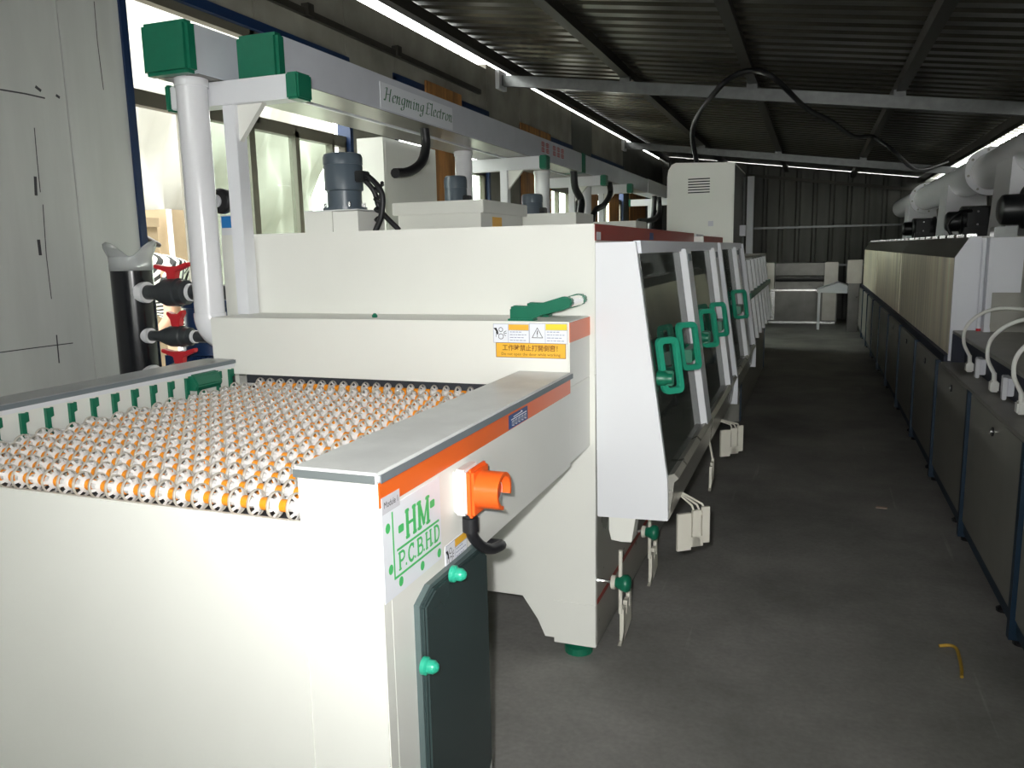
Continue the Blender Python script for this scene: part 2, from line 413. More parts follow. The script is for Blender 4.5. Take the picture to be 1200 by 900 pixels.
gf = MB().box(-30, 30, -20, YN - .1, -0.14, -0.04).build('ground_front', 'ground_out'); gf['kind'] = 'structure'

# ================================================================== LOADING TABLE (first module of the line)
XR, XL = -0.672, -2.012       # right and left flank of the line
YA, YS, YHD = 1.137, 2.278, 2.51   # front of table, front of step, front of hood
lt = thing('roller_loading_table', 'cream loading table with spoked conveyor wheels, orange stripe and green HM sign', 'conveyor', (-1.34, YA, 0))
# front wall and legs box
part('front_panel', 'cream', lt, (XL, -.832, YA, YA + .010, 0.12, .935), bevel=.002)
part('front_lip', 'comb_beige', lt, (XL + .1, -.832, YA + .010, YA + .024, .915, .930))
MB().prism([(XR, .12), (XR, 1.037 - .016), (-.832, 1.037 - .016), (-.832, .12)], 'y', YA - .001, YA + .03).build('corner_panel', 'cream', lt, bevel=.002)
# side panel with the upper box running back to the hood, leg box in front
MB().prism([(YA + .03, .12), (1.60, .12), (1.60, .75), (YS, .75), (YS, 1.021), (YA + .03, 1.021)], 'x', XR - .02, XR).build('side_panel', 'cream', lt)
part('inner_side_panel', 'cream', lt, (-.832, -.82, YA + .03, YS, .82, 1.021))
part('leg_rear_panel', 'cream', lt, (-1.99, XR - .02, 1.58, 1.60, .12, .75))
part('underside_panel', 'cream', lt, (-1.99, XR - .02, 1.60, YS, .75, .77))
part('drip_tray', 'curtain_and_tray_shade', lt, (XL + .1, -.835, YA + .012, YS, .895, .905))  # shade under the wheels put into the tray's dark colour
for x in (-1.9, -.78):
    for y in (1.2, 1.54): MB().lathe([(.035, 0), (.035, .02), (.015, .03), (.015, .13)], (x, y, 0), n=14).build('foot', 'green', lt)
# grey cover plates
def plate(name, x0, x1, y0, y1, z0, z1):
    return MB().box(x0, x1, y0, y1, z0, z1).build(name, 'grey_plate', lt, bevel=.005)
plate('cover_plate', -.836, XR + .008, YA - .012, YS - .001, 1.021, 1.040)
part('cover_plate_front_edge', 'plate_edge', lt, (-.830, XR + .002, YA - .0145, YA - .0125, 1.0225, 1.036))
part('cover_plate_edge', 'grey_edge', lt, (XR + .0085, XR + .0105, YA - .005, YS, 1.022, 1.036))
MB().box(XL - .004, -1.892, .95, YS - .001, 1.030, 1.046).build('rail_cover_plate', 'rail_grey', lt, bevel=.004)
part('rail_cover_edge', 'grey_edge', lt, (-1.8925, -1.8905, .95, YS - .002, 1.032, 1.044))
# left rail
part('left_rail', 'cream', lt, (XL, -1.912, .95, YS, .12, 1.022), bevel=.002)
part('left_rail_lip', 'white', lt, (-1.912, -1.898, .95, YS, 1.018, 1.030))
# orange stripe and labels on the flank
part('orange_stripe', 'orange', lt, (XR, XR + .002, YA, YS, .976, 1.021))
side = lambda x: (lambda u, v: (x, u, v))
ml = part('module_label', 'print_grey', lt, (XR + .002, XR + .003, 1.142, 1.205, .962, .992))
text_mesh('Module 1', .016, 'lettering', 'print_black', ml, side(XR + .0036), 1.174, .977, sx=.85)
bl = part('blue_label', 'print_blue', lt, (XR + .002, XR + .003, at(595, 485, x=XR).y, at(617, 480, x=XR).y, .978, 1.012))
bm_ = MB(); y0 = at(595, 485, x=XR).y; y1 = at(617, 480, x=XR).y; dy = y1 - y0; pl = side(XR + .0036)
bm_.stroke([(y0 + dy * .1, .999), (y0 + dy * .92, 1.0)], .0028, pl); bm_.stroke([(y0 + dy * .22, 1.004), (y0 + dy * .7, 1.006), (y0 + dy * .62, 1.009)], .0026, pl)
for i in range(5):
    a = y0 + dy * (.14 + i * .165); w = dy * .1
    bm_.stroke([(a, .995), (a, .985), (a + w, .983), (a + w, .995), (a, .9935)], .0018, pl); bm_.stroke([(a + w / 2, .995), (a + w / 2, .983)], .0018, pl)
bm_.build('lettering', 'print_white', bl)
# HM sign
sg = part('sign', 'print_white', lt, (XR, XR + .0015, 1.142, 1.369, .802, .968), label='white sign with green letters HM P.C.B.H.D')
SW, SH = .227, .166
spl = lambda u, v: (XR + .0022, 1.142 + u * SW, .802 + v * SH)
def glyph(b, ch, u0, v0, w, h, t):
    """slab-serif capital in sign units"""
    A = SH / SW
    pl = lambda p, q: spl(p, q / A)     # square units: u along, q = v*A
    q0, q1 = v0 * A, (v0 + h) * A; hh = q1 - q0
    def st(pts, k=t): b.stroke([(u0 + w * x, q0 + hh * y) for x, y in pts], k, pl)
    def stem(x): st([(x, 0.02), (x, .98)], t); st([(x - .15, .03), (x + .15, .03)], t * .5); st([(x - .15, .97), (x + .15, .97)], t * .5)
    if ch == 'H': stem(.17); stem(.83); st([(.17, .5), (.83, .5)], t * .55)
    if ch == 'M': stem(.13); stem(.87); st([(.15, .97), (.5, .1)], t * .9); st([(.5, .1), (.87, .97)], t * .6)
    if ch == 'P': stem(.2); st([(.2, .97), (.55, .97)] + arc(.55, .72, .32, .25, 90, -90) + [(.2, .47)], t * .75)
    if ch == 'B': stem(.2); st([(.2, .97), (.5, .97)] + arc(.5, .745, .3, .225, 90, -90) + [(.2, .52)], t * .75); st([(.2, .52), (.55, .52)] + arc(.55, .275, .33, .245, 90, -90) + [(.2, .03)], t * .75)
    if ch == 'D': stem(.2); st([(.2, .97), (.42, .97)] + arc(.42, .5, .45, .47, 90, -90, 14) + [(.2, .03)], t * .8)
    if ch == 'C': st(arc(.55, .5, .42, .47, 45, 315, 16), t * .9); st([(.86, .98), (.86, .7)], t * .5)
b = MB()
glyph(b, 'H', .36, .55, .18, .31, .048); glyph(b, 'M', .57, .55, .21, .31, .046)
for i, ch in enumerate('PCBHD'):
    glyph(b, ch, .22 + i * .157, .255, .115, .195, .028)
    if i < 4: b.poly([spl(.335 + i * .157 + a, .255 + c) for a, c in ((0, 0), (.022, 0), (.022, .03), (0, .03))])
A_ = SH / SW; sq = lambda p, q: spl(p, q / A_)
b.stroke([(.155, .93 * A_), (.155, .20 * A_)], .022, sq); b.stroke([(.21, .49 * A_), (.95, .49 * A_)], .020, sq); b.stroke([(.155, .20 * A_), (.97, .20 * A_)], .020, sq)
def blob(u, v, rx, ry, p=2.0): 
    b.poly([spl(u + rx * math.copysign(abs(math.cos(t)) ** (2 / p), math.cos(t)), v + ry * math.copysign(abs(math.sin(t)) ** (2 / p), math.sin(t))) for t in [2 * PI * k / 20 for k in range(20)]])
blob(.285, .70, .045, .045, 5); blob(.84, .74, .045, .045, 5)
for u, v in ((.08, .79), (.10, .33), (.25, .12), (.62, .10), (.94, .09)): blob(u, v, .036, .055)
b.build('lettering', 'print_green', sg)
# small warning sticker on the flank
def warn_sticker(parent, name, plane, u0, v0, w, h, amber):
    """white sticker: pictogram left, coloured head and grey print lines right"""
    P = lambda u, v, k=0.0: plane(u0 + u * w, v0 + v * h, k)
    bb = MB(); bb.loft([[P(0, 0, 0), P(1, 0, 0), P(1, 1, 0), P(0, 1, 0)], [P(0, 0, .001), P(1, 0, .001), P(1, 1, .001), P(0, 1, .001)]])
    s = bb.build(name, 'print_white', parent)
    h_ = MB(); h_.poly([P(u, v, .0016) for u, v in ((.43, .68), (.99, .68), (.99, .98), (.43, .98))]); h_.build('header', amber, s)
    asp = h / w
    pq = lambda u, v: P(u, v / asp, .0020)
    l = MB()
    for pts in ([(0, 0), (1, 0), (1, 1), (0, 1), (0, 0)], [(.42, 0), (.42, 1)], [(.42, .67), (1, .67)]): l.stroke([(x, y * asp) for x, y in pts], .008, pq)
    random.seed(3)
    for r in range(4):
        v = .58 - r * .15; u = .47
        while u < (.93 if r % 2 else .8):
            d = random.uniform(.03, .09); l.stroke([(u, v * asp), (min(u + d, .95), v * asp)], .016, pq); u += d + .03
    l.build('print_lines', 'print_lines', s)
    return s, pq, asp
def pic_rollers(s, pq, asp):
    p = MB()
    p.stroke(arc(.21, .70 * asp, .055, .055, 0, 360, 14), .014, pq); p.stroke(arc(.21, .33 * asp, .07, .07, 0, 360, 14), .014, pq)
    p.poly([pq(u, v * asp) for u, v in ((.0, .78), (.08, .80), (.13, .62), (.14, .45), (.10, .42), (.07, .62))])
    for a in ((.29, .55, .36, .63), (.29, .5, .37, .5), (.29, .44, .35, .36)): p.stroke([(a[0], a[1] * asp), (a[2], a[3] * asp)], .014, pq)
    p.stroke([(.08, .62 * asp), (.07, .3 * asp)], .012, pq)
    p.build('pictogram', 'print_black', s)
def pic_alert(s, pq, asp):
    p = MB(); p.stroke([(.07, .28 * asp), (.21, .78 * asp), (.35, .28 * asp), (.07, .28 * asp)], .014, pq)
    p.stroke([(.21, .63 * asp), (.21, .44 * asp)], .022, pq); p.stroke([(.21, .37 * asp), (.21, .35 * asp)], .022, pq)
    p.build('pictogram', 'print_black', s)
flank = lambda u, v, k=0.0: (XR + k, u, v)
s_, pq_, as_ = warn_sticker(lt, 'warning_sticker', flank, 1.385, .765, .105, .053, 'print_amber'); pic_rollers(s_, pq_, as_)
# dark tray door on the leg box with two mint knobs
TX = XR + .022
tp = [at(x_, y_, x=TX) for x_, y_ in ((499, 712), (511, 690), (566, 643), (571, 650))]
yl, yr = tp[0].y, tp[3].y
ch = MB().prism([(yl, .22), (yl, tp[0].z), (tp[1].y, tp[1].z), (tp[2].y, tp[2].z), (yr, tp[3].z), (yr, .25), (yr - .03, .22)], 'x', XR + .004, TX).build('tray_door', 'chute_green', lt, bevel=.004)
MB().prism([(yl - .006, .21), (yl - .006, tp[0].z + .004), (tp[1].y - .004, tp[1].z + .008), (tp[2].y, tp[2].z + .012), (yr + .006, tp[3].z), (yr + .006, .21)], 'x', XR, XR + .012).build('tray_door_rim', 'chute_side', ch)
k1 = at(536, 673, x=TX + .012); k2 = at(503, 781, x=TX + .012)
for y, z in ((k1.y, k1.z), (k2.y, k2.z)):
    MB().lathe([(.017, 0), (.017, .008), (.013, .012), (.013, .022), (.007, .030), (.001, .032)], (TX, y, z), 'x', 16).build('knob', 'knob_mint', ch, smooth=40)
# emergency stop switch
sw = part('switch_box', 'panel_grey_white', lt, (XR, XR + .030, 1.430, 1.512, .868, .965), bevel=.006, label='white and orange shrouded stop switch')
MATS['switch_white'] = mat('switch_white', (.80, .80, .78), .35); sw.data.materials[0] = MATS['switch_white']
part('switch_cover', 'switch_orange', sw, (XR + .030, XR + .047, 1.427, 1.515, .866, .967), bevel=.006)
def shroud():
    b = MB(); c = (1.47, .918); ro, ri = .041, .033; x0, x1 = XR + .047, XR + .098
    outer = arc(c[0], c[1], ro, ro * .95, -25, 262, 22); inner = arc(c[0], c[1], ri, ri * .95, -25, 262, 22)
    rings = []
    for (o_, i_) in zip(outer, inner): rings.append([(x0, *o_), (x1, *o_), (x1, *i_), (x0, *i_)])
    b.loft(rings); b.build('shroud', 'switch_orange', sw, smooth=40)
    MB().lathe([(.026, 0), (.026, .03), (.020, .036), (.001, .038)], (XR + .047, c[0], c[1]), 'x', 20).build('push_button', 'valve_red', sw, smooth=40)
    rg = MB(); rg.stroke(arc(c[0], c[1], .018, .018, -70, 250, 18), .0028, side(XR + .0858)); rg.build('button_ring', 'print_white', sw)
shroud()
MB().lathe([(.017, 0), (.017, .03), (.014, .032), (.014, .045)], (XR + .018, 1.475, .822), 'z', 16).build('cable_gland', 'black_rubber', sw, smooth=40)
MB().tube(smoothpath([(XR + .018, 1.475, .84), (XR + .020, 1.478, .812), (XR + .028, 1.505, .780), (XR + .032, 1.55, .757), (XR + .032, 1.60, .745), (XR + .020, 1.635, .735), (XR - .02, 1.64, .732)]), .012, 10).build('cable', 'black_rubber', sw, smooth=60)
# axles with clear wheels
PITCH_Y, PITCH_X, NROW, NCOL = .0737, .0425, 16, 24
WR, ZW = .0262, .952
def wheel_mesh():
    b = MB(); n = 18
    # white web: hub, conical spokes on both sides
    b.lathe([(.0085, -.0125), (.0100, -.011), (.0100, .011), (.0085, .0125)], (0, 0, 0), 'x', 10)
    for sg_ in (1,): b.lathe([(.0088, sg_ * .0112), (.0165, sg_ * .0072), (.0165, sg_ * .0060), (.0088, sg_ * .0100)], (0, 0, 0), 'x', 12)
    for k in range(7):
        t = 2 * PI * k / 7; d = Vector((0, math.cos(t), math.sin(t))); e = Vector((0, -d.z, d.y)); X_ = Vector((1, 0, 0))
        for sg_ in (1,):
            p = [d * .0155 - e * .0030 + X_ * sg_ * .0078, d * .0155 + e * .0030 + X_ * sg_ * .0078, d * .0238 + e * .0034 + X_ * sg_ * .0024, d * .0238 - e * .0034 + X_ * sg_ * .0024]
            b.loft([p, [q - X_ * sg_ * .0015 for q in p]], caps=True)
    me_o = b.build('wheel', 'roller_white'); me = me_o.data
    bm = bmesh.new(); bm.from_mesh(me)
    r = MB()
    rings = []
    for i in range(n):
        t = 2 * PI * i / n; d = Vector((0, math.cos(t), math.sin(t)))
        rings.append([d * .0232 + Vector((-.0028, 0, 0)), d * .0250 + Vector((-.0034, 0, 0)), d * WR + Vector((-.0012, 0, 0)), d * WR + Vector((.0012, 0, 0)), d * .0250 + Vector((.0034, 0, 0)), d * .0232 + Vector((.0028, 0, 0))])
    rings.append(rings[0]); r.loft(rings, caps=False)
    bmesh.ops.remove_doubles(r.bm, verts=r.bm.verts[:], dist=1e-6)
    o2 = r.build('tyre', 'tyre'); n0 = len(me.polygons)
    bm.from_mesh(o2.data); bm.faces.ensure_lookup_table()
    for f in bm.faces[n0:]: f.material_index = 1; f.smooth = True
    bm.to_mesh(me); bm.free(); me.materials.append(MATS['tyre'])
    bpy.data.objects.remove(o2)
    return me_o
wh = wheel_mesh(); wheel_data = wh.data; bpy.data.objects.remove(wh)
sp_o = MB().lathe([(.0095, -.0085), (.0120, -.0065), (.0120, .0065), (.0095, .0085)], (0, 0, 0), 'x', 12).build('spacer', 'spacer_orange', smooth=50)
spacer_data = sp_o.data; bpy.data.objects.remove(sp_o)
def axle_row(r, parent, limit, y=None):
    y = y or YA + .030 + r * PITCH_Y; o0 = worldloc(parent)
    a = MB().lathe([(.0055, -.53), (.0055, .50)], (-1.37, y, ZW), 'x', 8).build('axle', 'roller_white', parent)
    x0 = -.862 - (PITCH_X * .5 if r % 2 else 0)
    for c in range(NCOL - (1 if r % 2 else 0)):
        for data, nm, x in ((wheel_data, 'wheel', x0 - c * PITCH_X),) + (((spacer_data, 'spacer', x0 - (c - .5) * PITCH_X),) if c else ()):
            pos = Vector((x, y, ZW)) - o0; rot = random.uniform(0, 2 * PI)
            if limit[nm] > 0:
                o = bpy.data.objects.new(nm, data); COL.objects.link(o); o.parent = a; o.location = pos; o.rotation_euler = (rot, 0, 0); limit[nm] -= 1
            else:
                t = bmesh.new(); t.from_mesh(data); bmesh.ops.transform(t, matrix=Matrix.Translation(pos) @ Matrix.Rotation(rot, 4, 'X'), verts=t.verts[:])
                tm = bpy.data.meshes.new('t'); t.to_mesh(tm); t.free(); limit['rest_' + nm].from_mesh(tm); bpy.data.meshes.remove(tm)
lim = {'wheel': 300, 'spacer': 300, 'rest_wheel': bmesh.new(), 'rest_spacer': bmesh.new()}
for r in range(15): axle_row(r, lt, lim)
for nm, ms in (('wheel', ('roller_white', 'tyre')), ('spacer', ('spacer_orange',))):
    rm = bpy.data.meshes.new('rear_%ss' % nm); lim['rest_' + nm].to_mesh(rm); lim['rest_' + nm].free()
    for q in ms: rm.materials.append(MATS[q])
    ro = bpy.data.objects.new('rear_%ss' % nm, rm); COL.objects.link(ro); ro.parent = lt; ro['kind'] = 'stuff'
# green bearing clips on the left rail
for r in range(16):
    y = min(YA + .030 + r * PITCH_Y, YS - .017)
    if abs(y - 2.12) < .05: continue
    MB().prism([(y - .007, .93), (y + .010, .93), (y + .010, .955), (y + .006, .958), (y + .006, .985), (y + .016, .988), (y + .016, 1.012), (y + .012, 1.010), (y - .006, 1.012)], 'x', -1.9115, -1.902).build('bearing_clip', 'green', lt)
# green sensor block
MB().prism([(-1.912, 1.026), (-1.885, 1.018), (-1.868, .985), (-1.880, .968), (-1.912, .968)], 'y', 2.06, 2.18).build('sensor_block', 'green', lt, bevel=.004)
part('sensor_foot', 'green', lt, (-1.912, -1.90, 2.18, 2.195, .975, 1.02), (-1.912, -1.89, 2.10, 2.115, .94, .968))

# ================================================================== FIRST WET MODULE (hood, step, doors)
def doorx(z, dx=0): return -0.527 + dx + (1.42 - z) * .139
XH = -0.655
wm = thing('wet_process_module', 'tall cream wet process module with stepped front, dark slanted windows and red top stripe', 'machine', (-1.35, YHD, 0))
# hood body (open shell: front, right upper rim, left, top, rear)
HZ = 1.481
YE1 = 4.775
part('hood_front', 'cream', wm, (-2.11, XH, YHD, YHD + .02, .994, HZ), bevel=.003)
part('base_front', 'cream', wm, (-2.0, -1.6, YHD, YHD + .02, .20, .994))
MB().prism([(-1.6, .994), (-1.6, .20), (-.92, .20), (-.865, .12), (-.838, .06), (-.804, .06), (-.804, .045), (XH, .045), (XH, .994)], 'y', YHD, YHD + .02).build('base_front', 'cream', wm)
MB().box(-.804, XH, YHD - .004, YHD, .045, .20).build('leg_plate', 'cream', wm, bevel=.001)
part('top_panel', 'cream', wm, (-2.11, XH, YHD + .02, YE1, HZ - .02, HZ))
part('rim_panel', 'cream', wm, (XH - .02, XH, YHD + .02, YE1, 1.40, HZ))
part('red_stripe', 'red_stripe', wm, (XH, XH + .002, YHD + .002, YE1 - .02, 1.428, HZ - .001))
part('stripe_tag', 'print_grey', wm, (XH + .002, XH + .003, 2.53, 2.58, 1.43, 1.455)); part('stripe_tag', 'print_blue', wm, (XH + .002, XH + .003, 3.42, 3.50, 1.435, 1.465))
part('left_panel', 'cream', wm, (-2.11, -2.09, YHD + .02, YE1, .2, HZ - .02))
part('inner_wall', 'comb_beige', wm, (-1.30, -1.28, YHD + .02, YE1, .55, 1.44))
part('inner_deck', 'machine_grey', wm, (-1.28, -.46, YHD + .05, YE1 - .02, .86, .88))
part('base_side', 'machine_grey', wm, (XH - .02, XH, YHD + .02, YE1, .045, .64))
part('base_stripe', 'red_stripe', wm, (XH, XH + .002, YHD + .02, YE1, .195, .212))
part('rear_panel', 'cream', wm, (-2.09, -.60, YE1 - .02, YE1, .2, HZ - .02))
for x in (-.73, -1.95):
    for y in (2.56, 4.7): MB().lathe([(.05, 0), (.05, .025), (.02, .035), (.02, .05)], (x, y, 0), n=18).build('foot', 'green', wm)
# end panel of the overhanging doors
def endpanel(y0, y1, parent, m='cream'):
    return MB().prism([(XH - .002, 1.421), (-.527, 1.422), (-.419, .66), (-.415, .52), (XH + .004, .513)], 'y', y0, y1).build('end_panel', m, parent, bevel=.002)
endpanel(2.522, 2.545, wm, 'white')
MB().prism([(-.612, .518), (-.612, .47), (-.604, .436), (-.570, .432), (-.535, .434), (-.530, .47), (-.522, .518)], 'y', 2.525, 2.60).build('hook_block', 'cream', wm)
# door sill, lintel and glazing bars following the slanted plane
def slant(b, y0, y1, z0, z1, d0, d1):
    b.loft([[(doorx(z0, d0), y, z0), (doorx(z0, d1), y, z0), (doorx(z1, d1), y, z1), (doorx(z1, d0), y, z1)] for y in (y0, y1)])
    return b
def handle(parent, yc, zc, W, Hh, side_):
    t, th, an = .020, .020, math.radians(40)
    u = Vector((math.sin(an), math.cos(an), 0)); n = Vector((math.cos(an), -math.sin(an), 0)); k = Vector((-.139, 0, 1))
    c = Vector((doorx(zc) + .012, yc, zc))
    def rr(w, h, r):
        out = []
        for sx_, sy_, a0 in ((1, 1, 0), (-1, 1, 90), (-1, -1, 180), (1, -1, 270)):
            out += [((w / 2 - r) * sx_ + r * math.cos(math.radians(a0 + q)), (h / 2 - r) * sy_ + r * math.sin(math.radians(a0 + q))) for q in (0, 30, 60, 90)]
        return out
    O, I = rr(W, Hh, .022), rr(W - 2 * t, Hh - 2 * t, .010)
    P = lambda p, d: c + u * (p[0] + W / 2) + k * p[1] + n * d
    b = MB(); rings = [[P(o_, -th / 2), P(o_, th / 2), P(i_, th / 2), P(i_, -th / 2)] for o_, i_ in zip(O, I)]; rings.append(rings[0]); b.loft(rings, caps=False)
    bmesh.ops.remove_doubles(b.bm, verts=b.bm.verts[:], dist=1e-6)
    o = b.build('door_handle', 'green_light', parent, bevel=.003)
    zb = zc - Hh * .2
    m_ = MB().lathe([(.024, 0), (.024, .025), (.017, .035), (.017, .05)], (doorx(zb) + .003, yc + side_, zb), 'x', 16); m_.build('hinge_boss', 'green', o, smooth=40)
    part('hinge_arm', 'green', o, (doorx(zb) + .02, doorx(zb) + .055, yc + min(side_, .01), yc + max(side_, .01), zb - .025, zb + .025), bevel=.004)
def doors(parent, y0, y1, bars, post, hnd):
    slant(MB(), y0, y1, 1.385, 1.425, -.01, .012).build('door_lintel', 'panel_grey_white', parent)
    MB().prism([(-.44, .66), (-.40, .675), (-.385, .66), (-.40, .645), (-.415, .52), (-.46, .52)], 'y', y0, y1).build('door_sill', 'machine_grey', parent)
    edges = [y0] + [e for bb in bars for e in bb] + [y1]
    for i in range(0, len(edges), 2):
        if edges[i + 1] - edges[i] > .15: slant(MB(), edges[i] + .002, edges[i + 1] - .002, .668, 1.384, -.004, .003).build('window_pane', 'smoked_glass', parent)
    for a, c in bars:
        q = slant(MB(), a, c, .66, 1.395, .0, .030).build('glazing_bar', 'white', parent, bevel=.002)
        slant(MB(), a + .03, c - .03, 1.345, 1.375, .030, .033).build('bar_latch', 'grey_edge', q)
    if post: MB().prism([(XH, 1.42), (-.50, 1.42), (-.385, .64), (-.385, .50), (XH, .50)], 'y', *post).build('post_panel', 'panel_grey_white', parent)
    for hh in hnd: handle(parent, *hh)
doors(wm, 2.546, 4.70, ((3.36, 3.50), (4.36, 4.50)), (4.72, 4.76), ((2.585, 1.02, .090, .185, -.01), (3.00, 1.035, .098, .18, .22), (3.60, 1.045, .10, .17, -.05), (4.05, 1.045, .10, .17, .20)))
# step in front of the hood
st = part('step_box', 'cream', wm, (-1.99, XR, YS, YHD, .992, 1.190), bevel=.003)
part('step_stripe', 'orange', wm, (XR, XR + .002, YS + .001, YHD - .002, 1.128, 1.187))
part('step_flank', 'cream', wm, (XR - .02, XR, YS + .001, YHD, .76, .992))
axle_row(15, wm, {'wheel': 99, 'spacer': 99}, YS + .03)
part('slot_curtain', 'curtain_and_tray_shade', wm, (-1.90, -.84, YS + .062, YS + .066, .90, .992))
fs = lambda u, v, k=0.0: (u, YS - .0005 - k, v)
a = at(579, 401, y=YS); c = at(620, 380, y=YS)
s_, pq_, as_ = warn_sticker(wm, 'warning_sticker', fs, a.x, a.z, c.x - a.x, c.z - a.z, 'print_amber'); pic_rollers(s_, pq_, as_)
a = at(621, 402, y=YS); c = at(665, 379.5, y=YS)
s_, pq_, as_ = warn_sticker(wm, 'warning_sticker', fs, a.x, a.z, c.x - a.x, c.z - a.z, 'print_yellow'); pic_alert(s_, pq_, as_)
a = at(582, 418, y=YS); c = at(663, 403, y=YS)
nb = part('notice_plate', 'print_amber', wm, (a.x, c.x, YS - .0018, YS - .0004, a.z, c.z), label='amber notice: do not open the door while working')
w_ = c.x - a.x; hz = c.z - a.z
fr = MB(); pn = lambda u, v: (u, YS - .0022, v)
fr.stroke([(a.x, a.z), (c.x, a.z), (c.x, c.z), (a.x, c.z), (a.x, a.z)], .0016, pn); fr.build('border', 'print_brown', nb)
text_mesh('工作時禁止打開側窗！', .0200, 'lettering', 'print_brown', nb, pn, (a.x + c.x) / 2 + .004, a.z + hz * .63, sx=.95, bold=.0003)
text_mesh('Do not open the door while working', .0125, 'lettering', 'print_brown', nb, pn, (a.x + c.x) / 2, a.z + hz * .22)
MB().lathe([(.008, 0), (.010, .006), (.004, .014)], (at(445, 371, z=1.19).x, 2.36, 1.19), n=12).build('knob', 'green', wm)
# green grab handle on the step: two brackets and a steel bar
hd = thing('grab_handle', 'green plastic grab handle with steel bar standing on the cream step', 'handle', (-.78, 2.36, 1.19))
for y in (2.300, 2.450):
    MB().prism([(-.868, 1.19), (-.868, 1.228), (-.860, 1.236), (-.815, 1.234), (-.765, 1.244), (-.700, 1.263), (-.678, 1.261), (-.668, 1.248), (-.674, 1.233), (-.700, 1.222), (-.765, 1.208), (-.790, 1.197), (-.800, 1.19)], 'y', y, y + .030).build('bracket', 'green', hd, bevel=.004)
    part('bracket_base', 'green', hd, (-.872, -.79, y - .006, y + .036, 1.19, 1.196))
MB().lathe([(.0165, -.125), (.0165, 0)], (-.690, 2.452, 1.244), 'y', 16).build('grip_bar', 'steel_bright', hd, smooth=40)

# door supports below the doors
def comb(y, rodtop, lab):
    x = -.585
    t = thing('door_prop', lab, 'door prop', (x, y, .03), 'toothed props with green knobs')
    MB().prism([(y - .005, .035), (y + .030, .035), (y + .030, .155), (y + .07, .155), (y + .07, .12), (y + .085, .12), (y + .085, .165), (y + .115, .165), (y + .115, .125), (y + .13, .125), (y + .13, .18), (y + .16, .18), (y + .16, .06), (y + .10, .045), (y - .005, .035)][:-1], 'x', x - .007, x + .007).build('toothed_plate', 'comb_beige', t)
    MB().tube([(x, y + .01, .15), (x, y + .01, rodtop)], .007, 8).build('rod', 'comb_beige', t)
    MB().lathe([(.016, -.03), (.024, -.012), (.030, 0), (.031, .012), (.024, .022), (.006, .026)], (x + .012, y + .01, .262), 'x', 18).build('knob', 'green', t, smooth=50)
    MB().lathe([(.024, 0), (.024, .014)], (x - .030, y + .01, .262), 'x', 18).build('knob_washer', 'comb_beige', t)
    MB().tube([(x - .03, y + .01, .262), (XH, y + .01, .262)], .007, 8).build('stud', 'steel_bright', t)
comb(2.57, .38, 'beige three-toothed prop with green knob next to the front leg of the hood'); comb(3.10, .37, 'beige three-toothed prop with green knob behind the one at the front leg')
def paddle(x, y, z, s, lab):
    t = thing('door_paddle', lab, 'door prop', (x, y, z), 'beige slotted paddles')
    d = Vector((.80, .60)).normalized()
    b = MB(); n = Vector((-d.y, d.x)) * .006
    W = .125 * s; Hh = .135 * s
    def slab(u0, u1, z0, z1):
        b.loft([[(x + d.x * u0 + q * n.x, y + d.y * u0 + q * n.y, zz), ][0] for q, zz in ((-1, z0), (1, z0), (1, z1), (-1, z1))] and [[(x + d.x * u + q * n.x, y + d.y * u + q * n.y, zz) for q, zz in ((-1, z0), (1, z0), (1, z1), (-1, z1))] for u in (u0, u1)])
    slab(0, W * .42, z, z + Hh); slab(W * .47, W * .72, z + .01 * s, z + Hh * 1.05); slab(W * .77, W, z + .02 * s, z + Hh * 1.12)
    slab(W * .40, W * .80, z + .01 * s, z + Hh * .35)
    b.build('slotted_plate', 'comb_beige', t)
    c = MB()
    for k in (.58, .76, .94): c.tube([(x + d.x * W * k, y + d.y * W * k, z + Hh * .9), (x + d.x * W * k * .9 - .01, y + d.y * W * k + .01, z + Hh * 1.15), (-.428, y + d.y * W * k + .05, .528)], .004, 6)
    c.build('hanger_tines', 'comb_beige', t)
paddle(-.415, 2.72, .345, 1.0, 'beige slotted paddle turned outwards under the near slanted door'); paddle(-.405, 4.02, .362, 1.0, 'beige slotted paddle turned outwards under the farther slanted door')
def comb_high(x, y, z):
    t = thing('door_prop', 'beige toothed prop hanging between the two slotted paddles', 'door prop', (x, y, z))
    MB().prism([(y, z), (y + .03, z), (y + .03, z + .11), (y + .05, z + .11), (y + .05, z + .07), (y + .065, z + .07), (y + .065, z + .12), (y + .09, z + .12), (y + .09, z + .07), (y + .105, z + .07), (y + .105, z + .13), (y + .13, z + .13), (y + .13, z + .03)], 'x', x - .006, x + .006).build('toothed_plate', 'comb_beige', t)
    MB().tube([(x, y + .12, z + .12), (x - .03, y + .12, z + .26)], .005, 6).build('rod', 'comb_beige', t)
comb_high(-.42, 3.72, .27)

